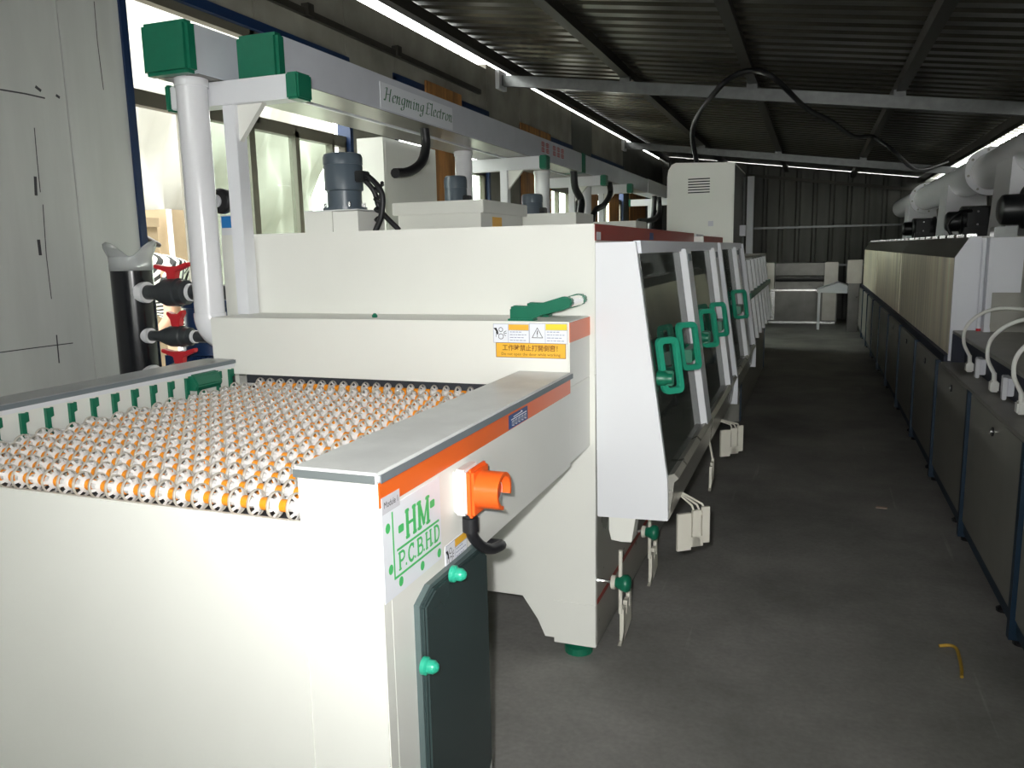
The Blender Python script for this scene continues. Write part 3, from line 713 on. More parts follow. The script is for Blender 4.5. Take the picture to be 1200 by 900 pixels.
# ================================================================== SECOND AND THIRD MODULE
w2 = thing('wet_process_module', 'shorter wet process module with one slanted window and red stripe beside the control cabinet', 'machine', (-1.35, 4.85, 0))
Y2, Y2E = 4.80, 6.30
part('body', 'cream', w2, (-2.09, -.70, Y2, Y2E, .15, HZ - .01)); part('rim_panel', 'cream', w2, (-.70, XH, Y2, Y2E, 1.40, HZ - .01))
part('joint_strip', 'white', w2, (XH, XH + .004, 4.83, 5.17, 1.425, HZ - .005)); part('red_stripe', 'red_stripe', w2, (XH, XH + .003, 5.17, Y2E, 1.428, HZ - .012))
part('base_side', 'machine_grey', w2, (-.70, XH, Y2, Y2E, .045, .60))
endpanel(4.80, 4.82, w2, 'panel_grey_white')
doors(w2, 4.83, Y2E - .03, ((5.60, 5.78),), (6.255, 6.27), ((5.15, 1.045, .12, .18, .22),))
for x in (-.75, -1.95):
    for y in (5.0, 6.2): MB().lathe([(.05, 0), (.05, .03), (.02, .04), (.02, .16)], (x, y, 0), n=14).build('foot', 'green', w2)
w3 = thing('rinse_module', 'low far rinse module with narrow pale bars and a green rail', 'machine', (-1.35, 6.4, 0))
part('body', 'machine_grey', w3, (-2.05, -.62, 6.34, 11.6, .12, 1.30))
slant(MB(), 6.36, 9.3, .70, 1.29, -.06, -.01).build('window_pane', 'smoked_glass', w3)
for k in range(7):
    y = 6.40 + k * .42
    slant(MB(), y, y + .10, .66, 1.29, -.01, .02).build('glazing_bar', 'white', w3)
part('green_rail', 'green', w3, (-.47, -.44, 6.4, 9.2, 1.00, 1.045))
part('base_cabinet', 'cabinet_grey', w3, (-.62, -.50, 6.36, 9.4, .05, .62)); part('cabinet_edge', 'cabinet_blue', w3, (-.505, -.49, 9.38, 9.42, .05, .66), (-.505, -.49, 6.36, 6.40, .05, .66))
for x in (-.8, -1.9):
    for y in (6.6, 11.4): MB().lathe([(.04, 0), (.04, .13)], (x, y, 0), n=12).build('foot', 'green', w3)

# control cabinet
cc = thing('control_cabinet', 'tall cream control cabinet with rounded shoulder and slotted vent above the red stripe', 'cabinet', (-.98, 7.5, 1.30))
yc = 7.49
MB().prism([(-1.275, 1.30), (-.687, 1.30), (-.687, 2.13), (-1.20, 2.152)] + [(-1.275 + .075 * (1 - math.sin(math.radians(t))), 2.03 + .122 * math.cos(math.radians(t))) for t in (30, 60, 90)], 'y', yc, 8.66).build('body', 'cream', cc)
for k in range(6): part('vent_slot', 'print_black', cc, (-1.088, -.897, yc - .0015, yc + .01, 1.880 + k * .0235, 1.890 + k * .0235))
part('label_plate', 'print_grey', cc, (-.905, -.86, yc - .002, yc, 1.585, 1.63))
part('dark_side_sheet', 'wall_dark', cc, (-.687, -.683, yc + .03, 8.63, 1.34, 2.11))  # thin dark sheet over the cabinet's right side
MB().tube([(-.66, 8.2, 1.32), (-.66, 8.2, 2.05)], .012, 8).build('conduit', 'galvanised', cc)
part('conduit_box', 'panel_grey_white', cc, (-.683, -.63, 8.1, 8.26, 1.5, 1.6))

# ================================================================== TOP OF THE LINE: motors, covers
def motor(name, label, c, z0, r, h, group=None, pipe=False):
    t = thing(name, label, 'motor', (c[0], c[1], z0), group)
    MB().lathe([(r * 1.15, 0), (r * 1.15, .012)], (c[0], c[1], z0), n=28).build('flange', 'motor_grey', t)
    MB().lathe([(r * .9, .012), (r * .9, h * .34), (r, h * .36), (r, h * .78), (r * .97, h * .80)], (c[0], c[1], z0), n=28).build('body', 'motor_grey', t, smooth=40)
    MB().lathe([(r * 1.02, h * .80), (r * 1.02, h * .93), (r * .95, h * .985), (r * .82, h)], (c[0], c[1], z0), n=28).build('fan_cover', 'motor_grey', t, smooth=40)
    part('terminal_box', 'motor_black', t, (c[0] + r * .8, c[0] + r * 1.35, c[1] - .03, c[1] + .03, z0 + h * .48, z0 + h * .68), bevel=.004)
    for k in range(4):
        an = PI / 4 + k * PI / 2
        MB().lathe([(.006, 0), (.006, .02)], (c[0] + r * 1.02 * math.cos(an), c[1] + r * 1.02 * math.sin(an), z0 + .01), n=8).build('bolt', 'steel_bright', t)
    return t
mb = thing('motor_plinth', 'small cream box on the hood carrying the largest grey motor', 'box', (-1.70, 2.74, HZ))
part('box', 'cream', mb, (-1.835, -1.712, 2.66, 2.86, HZ, 1.562)); part('box', 'cream', mb, (-1.708, -1.60, 2.66, 2.86, HZ, 1.560)); part('lid', 'grey_plate', mb, (-1.835, -1.60, 2.66, 2.86, 1.5625, 1.567))
mt = motor('pump_motor', 'large grey vertical pump motor with coiled black hose on the hood', (-1.715, 2.76), 1.567, .074, .215)
hs = MB()
p0 = Vector((-1.715, 2.76, 1.567))
hs.tube(smoothpath([p0 + Vector((.075, 0, .13)), p0 + Vector((.12, -.01, .12)), p0 + Vector((.175, -.02, .06)), p0 + Vector((.17, -.02, -.02)), p0 + Vector((.140, -.02, -.082))]), .011, 8)
hs.tube(smoothpath([p0 + Vector((.08, 0, .125)), p0 + Vector((.125, .01, .07)), p0 + Vector((.138, .03, .0)), p0 + Vector((.21, .04, -.078))]), .010, 8)
hs.build('hose', 'black_rubber', mt, smooth=60)
cl = MB(); cl.tube([p0 + Vector((.145 + .016 * math.cos(k * .9), .012 + .016 * math.sin(k * .9), .10 - k * .0055)) for k in range(28)], .0075, 6); cl.build('spiral_wrap', 'black_rubber', mt, smooth=60)
def cover(label, x0, x1, y0, y1, z0, zl, z1, sticker=None, over=.02):
    t = thing('tank_cover', label, 'cover', ((x0 + x1) / 2, y0, z0))
    part('cover_box', 'cream', t, (x0 + over, x1 - over, y0 + over, y1 - over, z0, zl)); part('lid', 'cream', t, (x0, x1, y0, y1, zl, z1), bevel=.003)
    if sticker: part('sticker', 'print_amber', t, (x1 - over, x1 - over + .001, *sticker))
    return t
cover('largest cream lidded tank cover with amber sticker standing on the hood', -1.86, -1.40, 3.40, 4.0, HZ, 1.575, 1.632, (3.56, 3.68, 1.50, 1.56))
cover('thin cream lidded tank cover near the red stripe corner of the hood', -1.56, -1.19, 4.18, 4.54, HZ, 1.50, 1.597)
cover('low far cream lidded tank cover beyond the gap in red stripe', -1.62, -1.146, 5.5, 5.88, HZ - .01, 1.50, 1.588)
motor('pump_motor', 'grey pump motor rising behind the largest cream tank cover', (-1.86, 4.13), HZ, .062, .33)
motor('pump_motor', 'grey pump motor rising behind the thin cream tank cover', (-1.585, 4.62), HZ, .062, .25)
# wall-side switch cabinet behind the motor
sc_ = thing('junction_cabinet', 'plain cream upright cabinet behind the large motor', 'cabinet', (-2.3, 3.95, 0))
part('body', 'cream', sc_, (-2.36, -2.20, 3.95, 4.6, .0, 2.02)); part('door', 'cream', sc_, (-2.199, -2.197, 3.97, 4.58, .1, 2.0))

# ================================================================== OVERHEAD DUCTS ON POSTS
ZD = 2.018
def duct(name, label, x0, x1, y0, y1, z1, joints=()):
    t = thing(name, label, 'duct', ((x0 + x1) / 2, y0, ZD))
    part('trunk', 'duct_white', t, (x0, x1, y0 + .05, y1, ZD, z1), bevel=.003)
    part('underside_strip', 'steel_dark', t, (x0 + .004, x1 - .004, y0 + .06, y1 - .05, ZD - .002, ZD))
    part('end_cap', 'green', t, (x0 - .006, x1 + .006, y0, y0 + .055, ZD - .004, z1 + .006), bevel=.012)
    for j in joints: part('joint_band', 'green', t, (x0 - .004, x1 + .004, j, j + .10, ZD - .003, z1 + .003))
    return t
d1 = duct('cable_duct', 'white overhead duct with green end cap and green lettered name plate', -1.95, -1.785, 2.475, 9.2, 2.165, (6.45,))
d2 = duct('cable_duct', 'white overhead duct standing farther forward over the round white pipe', -2.17, -1.985, 2.26, 9.2, 2.178)
part('edge_trim', 'white', d2, (-1.985, -1.968, 2.6, 9.2, ZD - .004, ZD + .010))
# continuing section behind the cabinet
d3 = thing('cable_duct', 'last pale duct section joining behind the control cabinet', 'duct', (-1.87, 9.2, ZD)); part('trunk', 'white', d3, (-1.96, -1.78, 9.22, 13.0, ZD, 2.168))
# name plate
pnl = part('name_plate', 'print_white', d1, (-1.785, -1.783, 3.20, 3.948, 2.024, 2.134), label='white name plate reading Hengming Electron')
def calligraphy(txt, plane, u0, v0, h, m, parent, stretch):
    """broad-nib italic minuscules; each glyph = advance, strokes in x-height units"""
    G = {
     'H': (1.15, [[(.05, 1.45), (.22, 1.62), (.36, 1.55)], [(.36, 1.6), (.12, .1), (.0, .0), (-.1, .12)], [(.95, 1.6), (.72, .1), (.84, .0)], [(.2, .82), (.86, .86)]]),
     'E': (.95, [[(.9, 1.45), (.8, 1.62), (.35, 1.58), (.1, 1.4)], [(.38, 1.58), (.14, .1)], [(-.05, .05), (.14, .03), (.55, .0), (.72, .22)], [(.24, .85), (.66, .88)]]),
     'e': (.66, [[(.12, .5), (.45, .62), (.5, .85), (.36, 1.0), (.16, .8), (.06, .35), (.18, .02), (.35, .04), (.52, .22)]]),
     'n': (.82, [[(.0, .85), (.16, 1.0), (.05, .0)], [(.1, .55), (.35, .95), (.5, .95), (.5, .7), (.42, .12), (.52, .0), (.64, .12)]]),
     'g': (.78, [[(.6, 1.0), (.3, 1.0), (.1, .75), (.06, .35), (.2, .1), (.42, .3), (.6, 1.0)], [(.6, 1.0), (.46, .0), (.3, -.5), (.08, -.6), (-.06, -.45), (.1, -.2), (.4, -.1)]]),
     'm': (1.2, [[(.0, .85), (.16, 1.0), (.05, .0)], [(.1, .55), (.32, .95), (.46, .95), (.46, .7), (.36, .0)], [(.42, .55), (.66, .95), (.82, .95), (.82, .7), (.74, .12), (.84, .0), (.96, .12)]]),
     'i': (.42, [[(.0, .85), (.14, 1.0), (.06, .12), (.16, .0), (.28, .12)], [(.2, 1.36), (.22, 1.44)]]),
     'l': (.42, [[(.06, 1.5), (.22, 1.62), (.08, .12), (.18, .0), (.30, .12)]]),
     'c': (.62, [[(.52, .8), (.44, 1.0), (.22, .88), (.07, .45), (.16, .04), (.34, .04), (.5, .2)]]),
     't': (.50, [[(.24, 1.4), (.08, .14), (.18, .0), (.34, .12)], [(-.02, .98), (.4, 1.02)]]),
     'r': (.62, [[(.0, .85), (.16, 1.0), (.05, .0)], [(.1, .55), (.32, .95), (.46, 1.0), (.52, .86)]]),
     'o': (.74, [[(.34, 1.0), (.14, .8), (.06, .4), (.2, .02), (.4, .12), (.56, .5), (.52, .88), (.34, 1.0)]]),
     ' ': (.22, [])}
    b = MB(); x = u0; nib = Vector((.085, .045))
    for ch in txt:
        adv, ss = G[ch]
        for s in ss:
            P = [Vector((p[0] + p[1] * .06, p[1])) for p in s]
            if len(P) > 2: P = [Vector((q.x, q.y)) for q in smoothpath([(p.x, p.y, 0) for p in P], 4)]
            for a_, c_ in zip(P, P[1:]):
                q = [a_ - nib, a_ + nib, c_ + nib, c_ - nib]
                b.ink([plane(x + k.x * h * stretch, v0 + k.y * h) for k in q])
        x += adv * h * stretch
    return b.build('lettering', m, parent), x
calligraphy('Hengming Electron', side(-1.7824), 3.235, 2.062, .034, 'print_dark_green', pnl, 1.72)
rd = MB(); pl = side(-1.7845)
for r in range(2):
    for k in range(5):
        yy = 5.42 + k * .10 + (.06 if k > 1 else 0); zz = 2.075 + r * .038
        rd.stroke([(yy, zz), (yy + .06, zz), (yy + .06, zz + .022), (yy, zz + .022), (yy, zz)], .006, pl); rd.stroke([(yy + .03, zz - .004), (yy + .03, zz + .028)], .006, pl); rd.stroke([(yy, zz + .011), (yy + .06, zz + .011)], .005, pl)
rd.build('red_lettering', 'print_red', d1)
# posts with cross bars
def post_frame(y, base, label, brace=True):
    t = thing('duct_stand', label, 'stand', (-1.98, y, base))
    part('post', 'white', t, (-2.0, -1.948, y - .03, y + .03, base, ZD - .085), bevel=.002)
    part('cross_bar', 'white', t, (-2.22, -1.715, y - .04, y + .04, ZD - .085, ZD - .004), bevel=.003)
    part('bar_cap', 'green', t, (-1.718, -1.668, y - .044, y + .044, ZD - .088, ZD + .000), bevel=.006)
    part('bar_cap', 'green', t, (-2.24, -2.215, y - .046, y + .046, ZD - .090, ZD + .002), bevel=.006)
    if brace: MB().prism([(-1.948, ZD - .085), (-1.84, ZD - .085), (-1.948, ZD - .21)], 'y', y - .012, y + .012).build('gusset', 'cream', t)
    return t
post_frame(2.469, 1.19, 'white square post standing on the cream step under the overhead ducts')
post_frame(5.20, HZ - .01, 'white post rising behind the largest tank cover under the duct')
post_frame(6.82, 1.30, 'white duct post standing between two round white pipes')
post_frame(7.85, 1.30, 'far white duct post standing next to the control cabinet')
post_frame(10.35, 1.30, 'farthest white duct post standing beyond the black hoses')
# round pipes
def riser(label, x, y, r, z0, z1, elbow=False):
    t = thing('vent_pipe', label, 'pipe', (x, y, z0))
    MB().lathe([(r, z0), (r, z1)], (x, y, 0), n=28).build('pipe', 'pvc_white', t, smooth=40)
    MB().lathe([(r * 1.09, z1 - .03), (r * 1.09, z1 - .003)], (x, y, 0), n=28).build('collar', 'pvc_white', t, smooth=40)
    if elbow:
        pts = [(x, y, z0 + .01)] + [(x + .07 * (1 - math.cos(math.radians(a))), y, z0 - .07 * math.sin(math.radians(a))) for a in range(0, 91, 10)] + [(x + .1, y, z0 - .07)]
        MB().tube(pts, r * 1.07, 28).build('elbow', 'pvc_white', t, smooth=50)
    return t
riser('large white round pipe curving into the left end of the step', -2.066, 2.368, .053, 1.19, ZD - .001, True)
riser('white round pipe rising behind the largest tank cover', -2.066, 4.72, .053, HZ, ZD - .001)
riser('white round pipe rising at the thin tank cover', -2.03, 6.16, .06, HZ - .01, ZD - .001)
riser('white round pipe rising at the low far tank cover', -1.98, 7.25, .06, 1.30, ZD - .001)
# hoses
def hose(label, pts, r):
    t = tag(MB().tube(smoothpath(pts), r, 10).build('cable_hose', 'black_rubber', smooth=60), label, 'hose'); return t
x = -1.86
hose('black hose hanging from the duct under the name plate with an open end', [at(497, 148, x=x), at(499, 170, x=x), at(494, 190, x=x), at(480, 201, x=x), at(463, 203, x=x)], .024)
def duct_start(px, py, x):
    p = at(px, py, x=x); return Vector((p.x, p.y, ZD + .006))
hose('black hose hanging from the duct behind the thin tank cover', [duct_start(672, 203, -1.825), at(674, 220, x=-1.82), at(681, 235, x=-1.79), at(680, 252, x=-1.76), (-1.74, 6.22, HZ - .012)], .03)
hose('black hose bowing from the duct towards the low far tank cover', [duct_start(714, 215, -1.82), at(715, 227, x=-1.82), at(708, 240, x=-1.80), at(697, 248, x=-1.78), (-1.76, 6.58, 1.52), (-1.75, 6.45, 1.298)], .026)
hose('black hose hanging in front of the control cabinet', [duct_start(767, 230, -1.83), at(766, 250, x=-1.83), at(763, 268, x=-1.83), (-1.83, 9.48, 1.298)], .03)
hose('black hose curling beside the control cabinet', [duct_start(772, 230, -1.82), at(773, 240, x=-1.80), at(772, 251, x=-1.71), at(766, 257, x=-1.68), at(756, 259, x=-1.67), at(748, 261, x=-1.66), (-1.65, 8.35, 1.50), (-1.65, 8.25, 1.298)], .028)

# ================================================================== STANDPIPE, VALVES, BLUE PUMP
sp_ = thing('standpipe', 'black plastic standpipe with clear funnel mouth beside the blue-edged wall', 'pipe', (-2.66, 2.62, 0))
sx, sy = -2.675, 2.62
MB().lathe([(.083, 0), (.083, 1.36)], (sx, sy, 0), n=32).build('tube', 'black_plastic', sp_, smooth=40)
def funnel():
    n = 36; rings = []
    for z, k in ((1.352, 0), (1.40, 0), (1.44, 1), (1.470, 2)):
        ring = []
        for i in range(n):
            t = 2 * PI * i / n; lobe = max(0, math.cos(2 * t)) ** 2
            r = .087 + (.0 if k < 1 else .045 * lobe * k / 2)
            ring.append((sx + r * math.cos(t), sy + r * math.sin(t) * .96, z if k < 1 else 1.40 + (z - 1.40) * (.15 + .85 * lobe)))
        rings.append(ring)
    o = MB().loft(rings, caps=False).build('funnel_mouth', 'clear_plastic', sp_, smooth=60)
    md = o.modifiers.new('thickness', 'SOLIDIFY'); md.thickness = .005
funnel()
def branch(z, r, vr, hx, lab):
    t = thing('valve_branch', lab, 'valve', (sx + .08, sy, z), 'valves on the standpipe')
    MB().lathe([(r * 1.45, .06), (r * 1.45, .095)], (sx, sy - .02, z), 'x', 24).build('white_bush', 'pvc_white', t, smooth=40)
    MB().lathe([(r, .07), (r, .14), (vr, .185), (vr, .20), (vr * 1.15, .205), (vr * 1.15, .265), (vr, .27), (vr, .30), (r * 1.05, .31), (r * 1.05, .42), (r, .42), (r, .575)], (sx, sy - .02, z), 'x', 24).build('valve_body', 'dark_pvc', t, smooth=40)
    MB().lathe([(r * 1.2, .315), (r * 1.2, .33)], (sx, sy - .02, z), 'x', 24).build('white_ring', 'pvc_white', t)
    MB().lathe([(.012, 0), (.012, vr + .05)], (sx + .235, sy - .02, z), 'z', 12).build('stem', 'pvc_white' if vr > .04 else 'dark_pvc', t)
    zz = z + vr + .015; w = hx
    MB().prism([(sx + .235 - w, zz + .035), (sx + .235 - w, zz + .05), (sx + .235 - w * .35, zz + .040), (sx + .235 + w * .35, zz + .040), (sx + .235 + w, zz + .056), (sx + .235 + w, zz + .040), (sx + .235 + .025, zz + .018), (sx + .235 + .02, zz - .012), (sx + .235 - .02, zz - .012), (sx + .235 - .025, zz + .018)], 'y', sy - .035, sy - .005).build('lever', 'valve_red', t, bevel=.003)
branch(1.262, .030, .05, .085, 'upper grey ball valve with wide red lever on the standpipe')
branch(1.082, .022, .038, .04, 'middle grey ball valve with small red knob on the standpipe')
branch(.915, .030, .05, .085, 'lowest grey ball valve with red lever just above the table rail')
bp = thing('blue_pump', 'dark blue finned pump motor behind the valves', 'pump', (-2.62, 3.0, 0))
bx_, by_ = -2.62, 3.02
MB().lathe([(.10, .3), (.10, .95), (.135, .96), (.135, 1.03), (.125, 1.05), (.125, 1.17), (.135, 1.175), (.135, 1.205), (.09, 1.22)], (bx_, by_, 0), n=32).build('body', 'motor_blue', bp, smooth=40)
fin = MB()
for k in range(32):
    an = 2 * PI * k / 32; d = Vector((math.cos(an), math.sin(an))); e = Vector((-d.y, d.x)) * .003
    fin.loft([[(bx_ + d.x * r + s * e.x, by_ + d.y * r + s * e.y, z) for r, s in ((.09, -1), (.128, -1), (.128, 1), (.09, 1))] for z in (.5, .95)])
fin.build('cooling_fins', 'motor_blue', bp)
MB().lathe([(.16, 0), (.16, .03), (.12, .05), (.12, .3)], (bx_, by_, 0), n=24).build('base', 'motor_blue', bp)
part('terminal_box', 'motor_blue', bp, (bx_ - .20, bx_ - .10, by_ - .12, by_ + .05, .86, .965), bevel=.01)
gv = thing('gauge_valve', 'black handwheel valve with white gauge face between the pipe and the post', 'valve', (-2.11, 2.78, 1.42))
p = at(262, 236, y=2.66)
MB().lathe([(.041, -.03), (.050, -.02), (.050, .0), (.036, .01)], p, 'y', 20).build('handwheel', 'black_rubber', gv, smooth=40)
MB().lathe([(.025, 0), (.025, .006)], p + Vector((-.010, -.036, 0)), 'y', 16).build('gauge_face', 'print_grey', gv)
part('stem', 'black_rubber', gv, (p.x - .012, p.x + .012, p.y, 2.80, p.z - .012, p.z + .012), (p.x - .012, p.x + .012, 2.776, 2.80, 1.40, p.z), (p.x - .012, -2.109, 2.776, 2.80, 1.40, 1.424))
q = at(265, 258, y=2.70)
bt = thing('label_box', 'small white box with bright blue label behind the square post', 'box', (-2.11, 2.70, q.z - .10)); MATS['label_blue'] = mat('label_blue', (.02, .22, .62), .4)
zt = min(q.z + .032, p.z - .052)
part('box', 'white', bt, (q.x - .027, q.x + .045, 2.70, 2.76, 1.37, zt)); part('bracket', 'white', bt, (q.x + .045, -2.1095, 2.71, 2.75, 1.38, 1.44)); part('label', 'label_blue', bt, (q.x - .022, q.x + .040, 2.698, 2.70, zt - .05, zt - .004))

# ================================================================== OUTSIDE THE OPENING
def tarp():
    b = MB(); n, m = 46, 14; g = []
    for i in range(n):
        row = []
        for j in range(m):
            u = i / (n - 1); v = j / (m - 1)
            fold = .09 * math.sin((u * 9 + v * 2.2) * 2 * PI) * (1 - .5 * v) + .05 * math.sin((u * 4 - v * 3) * 2 * PI)
            row.append(b.bm.verts.new((-4.6 - .6 * (1 - v) * u + fold, 2.2 + u * 5.3, .9 + v * 2.9 + .9 * max(0, .35 - u) * (1 - v) * 2.2)))
        g.append(row)
    for i in range(n - 1):
        for j in range(m - 1): b.bm.faces.new((g[i][j], g[i + 1][j], g[i + 1][j + 1], g[i][j + 1]))
    o = b.build('tarpaulin', 'tarp', smooth=80); md = o.modifiers.new('thickness', 'SOLIDIFY'); md.thickness = .004
    return tag(o, 'cream white tarpaulin hanging in slanting folds outside the window', 'tarpaulin')
tarp()
ob = thing('storage_board', 'tan board leaning outside the opening behind the striped shirt', 'board', (-4.2, 4.1, 0)); p = at(165, 255, x=-4.2); q = at(186, 300, x=-4.2)
part('board', 'tan_board', ob, (-4.22, -4.19, p.y, q.y, -.04, p.z)); part('batten', 'tan_board', ob, (-4.19, -4.17, p.y, q.y, p.z - .06, p.z))
oc = thing('outdoor_cupboard', 'pale framed cupboard standing outside beside the round white pipe', 'cupboard', (-4.2, 4.8, 0)); p = at(197, 245, x=-4.15); q = at(224, 310, x=-4.15)
part('body', 'tan_board', oc, (-4.5, -4.17, p.y, q.y + .3, -.04, p.z)); part('frame', 'white', oc, (-4.17, -4.15, p.y, p.y + .03, .3, p.z), (-4.17, -4.15, q.y, q.y + .03, .3, p.z), (-4.17, -4.15, p.y, q.y, q.z - .02, q.z + .02))
# plywood sheets leaning in the windows
def ply(y0, y1, z0, z1, lab, m='plywood'):
    o = MB().box(-2.886, -2.868, y0, y1, z0, z1).build('plywood_sheet', m, bevel=.002); return tag(o, lab, 'plywood', 'plywood sheets in the windows')
ply(5.88, 6.55, .0, 2.72, 'brown plywood sheet blocking the window behind the duct name plate')
ply(8.05, 9.05, .0, 2.70, 'brown plywood sheet blocking the window beyond the wall pier')
ply(10.2, 11.2, .0, 2.62, 'brown plywood sheet standing before the far left wall between windows')
ply(11.9, 12.5, .0, 2.62, 'brown plywood sheet blocking half of the farthest window')
ply(13.3, 14.6, .0, 2.5, 'brown plywood sheet nearest the back wall')

# person bending outside
def skin_body(name, verts, edges, radii, m, parent, root=0, sub=2):
    me = bpy.data.meshes.new(name); off = worldloc(parent)
    me.from_pydata([Vector(v) - off + Vector((0, -.17, -.03)) for v in verts], edges, []); o = bpy.data.objects.new(name, me); COL.objects.link(o); o.parent = parent
    sk = o.modifiers.new('skin', 'SKIN'); sk.use_smooth_shade = True
    for i, r in enumerate(radii): me.skin_vertices[0].data[i].radius = r if isinstance(r, tuple) else (r, r)
    me.skin_vertices[0].data[root].use_root = True
    sb = o.modifiers.new('sub', 'SUBSURF'); sb.levels = sub; sb.render_levels = sub
    bpy.context.view_layer.update()
    nm = bpy.data.meshes.new_from_object(o.evaluated_get(bpy.context.evaluated_depsgraph_get())); o.modifiers.clear(); o.data = nm; nm.materials.clear(); nm.materials.append(MATS[m])
    nm.polygons.foreach_set('use_smooth', [True] * len(nm.polygons))
    return o
def person():
    X = -3.55
    DY, DZ = -.17, -.03
    t = thing('person', 'person in black and white striped shirt bending forward outside the opening', 'person', (X, 4.25, -.04))
    V = [(X, 4.30, .95), (X, 4.12, 1.10), (X, 3.90, 1.27), (X, 3.74, 1.39), (X, 3.60, 1.44), (X, 3.48, 1.47), (X, 3.36, 1.46), (X, 3.28, 1.42)]
    R = [.125, .115, .125, .11, .05, .052, .095, .07]
    E = [(i, i + 1) for i in range(7)]
    n = 8
    for s in (-1, 1):
        V += [(X + s * .18, 3.75, 1.36), (X + s * .21, 3.70, 1.10), (X + s * .19, 3.50, .93), (X + s * .18, 3.43, .88)]; R += [.062, .046, .033, .036]
        E += [(3, n), (n, n + 1), (n + 1, n + 2), (n + 2, n + 3)]; w = n + 3; n += 4
        for k in range(5):
            dx = (-.032 + .016 * k) * 1.0
            if k == 4: f = [(X + s * (.18 - .045), 3.41, .87), (X + s * (.18 - .055), 3.38, .845)]
            else: f = [(X + s * .18 + dx + .008, 3.36, .835), (X + s * .18 + dx + .008, 3.335, .80)]
            V += f; R += [.010, .008]; E += [(w, n), (n, n + 1)]; n += 2
    for s in (-1, 1):
        V += [(X + s * .10, 4.30, .90), (X + s * .11, 4.22, .48), (X + s * .11, 4.32, .06), (X + s * .12, 4.17, .0)]; R += [.095, .065, .045, .04]
        E += [(0, n), (n, n + 1), (n + 1, n + 2), (n + 2, n + 3)]; n += 4
    skin_body('body', V, E, R, 'skin', t)
    V2 = [(X, 4.26, .99), (X, 4.12, 1.10), (X, 3.90, 1.27), (X, 3.74, 1.37), (X, 3.60, 1.42)]; R2 = [.165, .16, .18, .17, .10]; E2 = [(i, i + 1) for i in range(4)]; n = 5
    for s in (-1, 1): V2 += [(X + s * .185, 3.75, 1.36), (X + s * .205, 3.71, 1.20)]; R2 += [.078, .065]; E2 += [(3, n), (n, n + 1)]; n += 2
    skin_body('shirt', V2, E2, R2, 'striped_cloth', t)
    V3 = [(X, 4.30, .95)]; R3 = [.16]; E3 = []; n = 1
    for s in (-1, 1): V3 += [(X + s * .10, 4.30, .88), (X + s * .11, 4.22, .48), (X + s * .11, 4.32, .10)]; R3 += [.11, .08, .062]; E3 += [(0, n), (n, n + 1), (n + 1, n + 2)]; n += 3
    skin_body('trousers', V3, E3, R3, 'trousers', t)
    V4 = [(X, 3.30, 1.47), (X, 3.40, 1.53), (X, 3.52, 1.545), (X, 3.68, 1.56), (X + .02, 3.86, 1.50)]; skin_body('hair', V4, [(i, i + 1) for i in range(4)], [.06, .085, .07, .04, .015], 'hair', t)
    for s in (-1, 1):
        skin_body('shoe', [(X + s * .11, 4.34, .0), (X + s * .115, 4.22, -.005), (X + s * .12, 4.10, -.01)], [(0, 1), (1, 2)], [.045, .045, .038], 'shoe', t)
    # face: eyes, nose, mouth, ears on the downturned head
    fm = MB()
    for s in (-1, 1): fm.lathe([(.001, -.006), (.010, -.003), (.010, .003), (.001, .006)], (X + s * .033, 3.255 + DY, 1.40 + DZ), 'y', 8)
    fm.build('eyes', 'print_black', t)
    nz = MB().loft([[(X - .012, 3.25, 1.385), (X + .012, 3.25, 1.385), (X + .006, 3.258, 1.42), (X - .006, 3.258, 1.42)], [(X - .006, 3.225, 1.375), (X + .006, 3.225, 1.375), (X + .003, 3.245, 1.41), (X - .003, 3.245, 1.41)]]); bmesh.ops.translate(nz.bm, verts=nz.bm.verts[:], vec=(0, DY, DZ)); nz.build('nose', 'skin', t)
    for s in (-1, 1): MB().lathe([(.008, 0), (.026, .008), (.020, .016)], (X + s * .085 - (.008 if s < 0 else 0), 3.37 + DY, 1.455 + DZ), 'x', 12).build('ear', 'skin', t)
    part('mouth', 'valve_red', t, (X - .022, X + .022, 3.262 + DY, 3.272 + DY, 1.352 + DZ, 1.358 + DZ))
person()

# ================================================================== RIGHT ROW
# base cabinets
XB = 0.70
YB = [1.98, 3.06, 4.14, 5.20, 6.28, 7.42, 8.55, 9.68, 10.8, 11.9, 13.0, 14.1]
NAMES = ['second', 'third', 'fourth', 'fifth', 'sixth', 'seventh', 'eighth', 'ninth', 'tenth', 'eleventh']
for i, (a, c) in enumerate(zip(YB, YB[1:])):
    if i == 0: lab = 'dark grey base cabinet at the near end of the right row'
    elif i == 10: lab = 'dark grey base cabinet at the end of the right row next to the steel unit'
    else: lab = 'dark grey base cabinet with blue edge, %s from the near end of the right row' % NAMES[i - 1]
    t = thing('base_cabinet', lab, 'cabinet', (1.2, a, 0), 'base cabinets of the right row')
    part('carcass', 'cabinet_grey', t, (XB + .02, 1.75, a + .002, c - .002, .09, .725))
    part('door_panel', 'cabinet_grey', t, (XB, XB + .02, a + .045, c - .012, .10, .712), bevel=.003)
    part('blue_post', 'cabinet_blue', t, (XB - .012, XB + .03, a + .002, a + .040, .02, .724))
    part('plinth', 'cabinet_blue', t, (XB + .01, XB + .05, a + .002, c - .002, .04, .095))
    if i < 6:
        lk = MB().lathe([(.019, -.006), (.019, 0)], (XB, c - .52 if i else 2.9, .645), 'x', 14).build('lock', 'black_rubber', t)
        MB().lathe([(.010, -.012), (.010, -.006)], (XB, c - .52 if i else 2.9, .645), 'x', 12).build('lock_core', 'steel_bright', lk)
    for yy in ((a + .02,) if i > 4 else (a + .02, a + .30)):
        MB().lathe([(.024, 0), (.026, .012), (.012, .022), (.012, .09)], (XB + .03, yy, 0), n=12).build('foot', 'black_rubber', t)
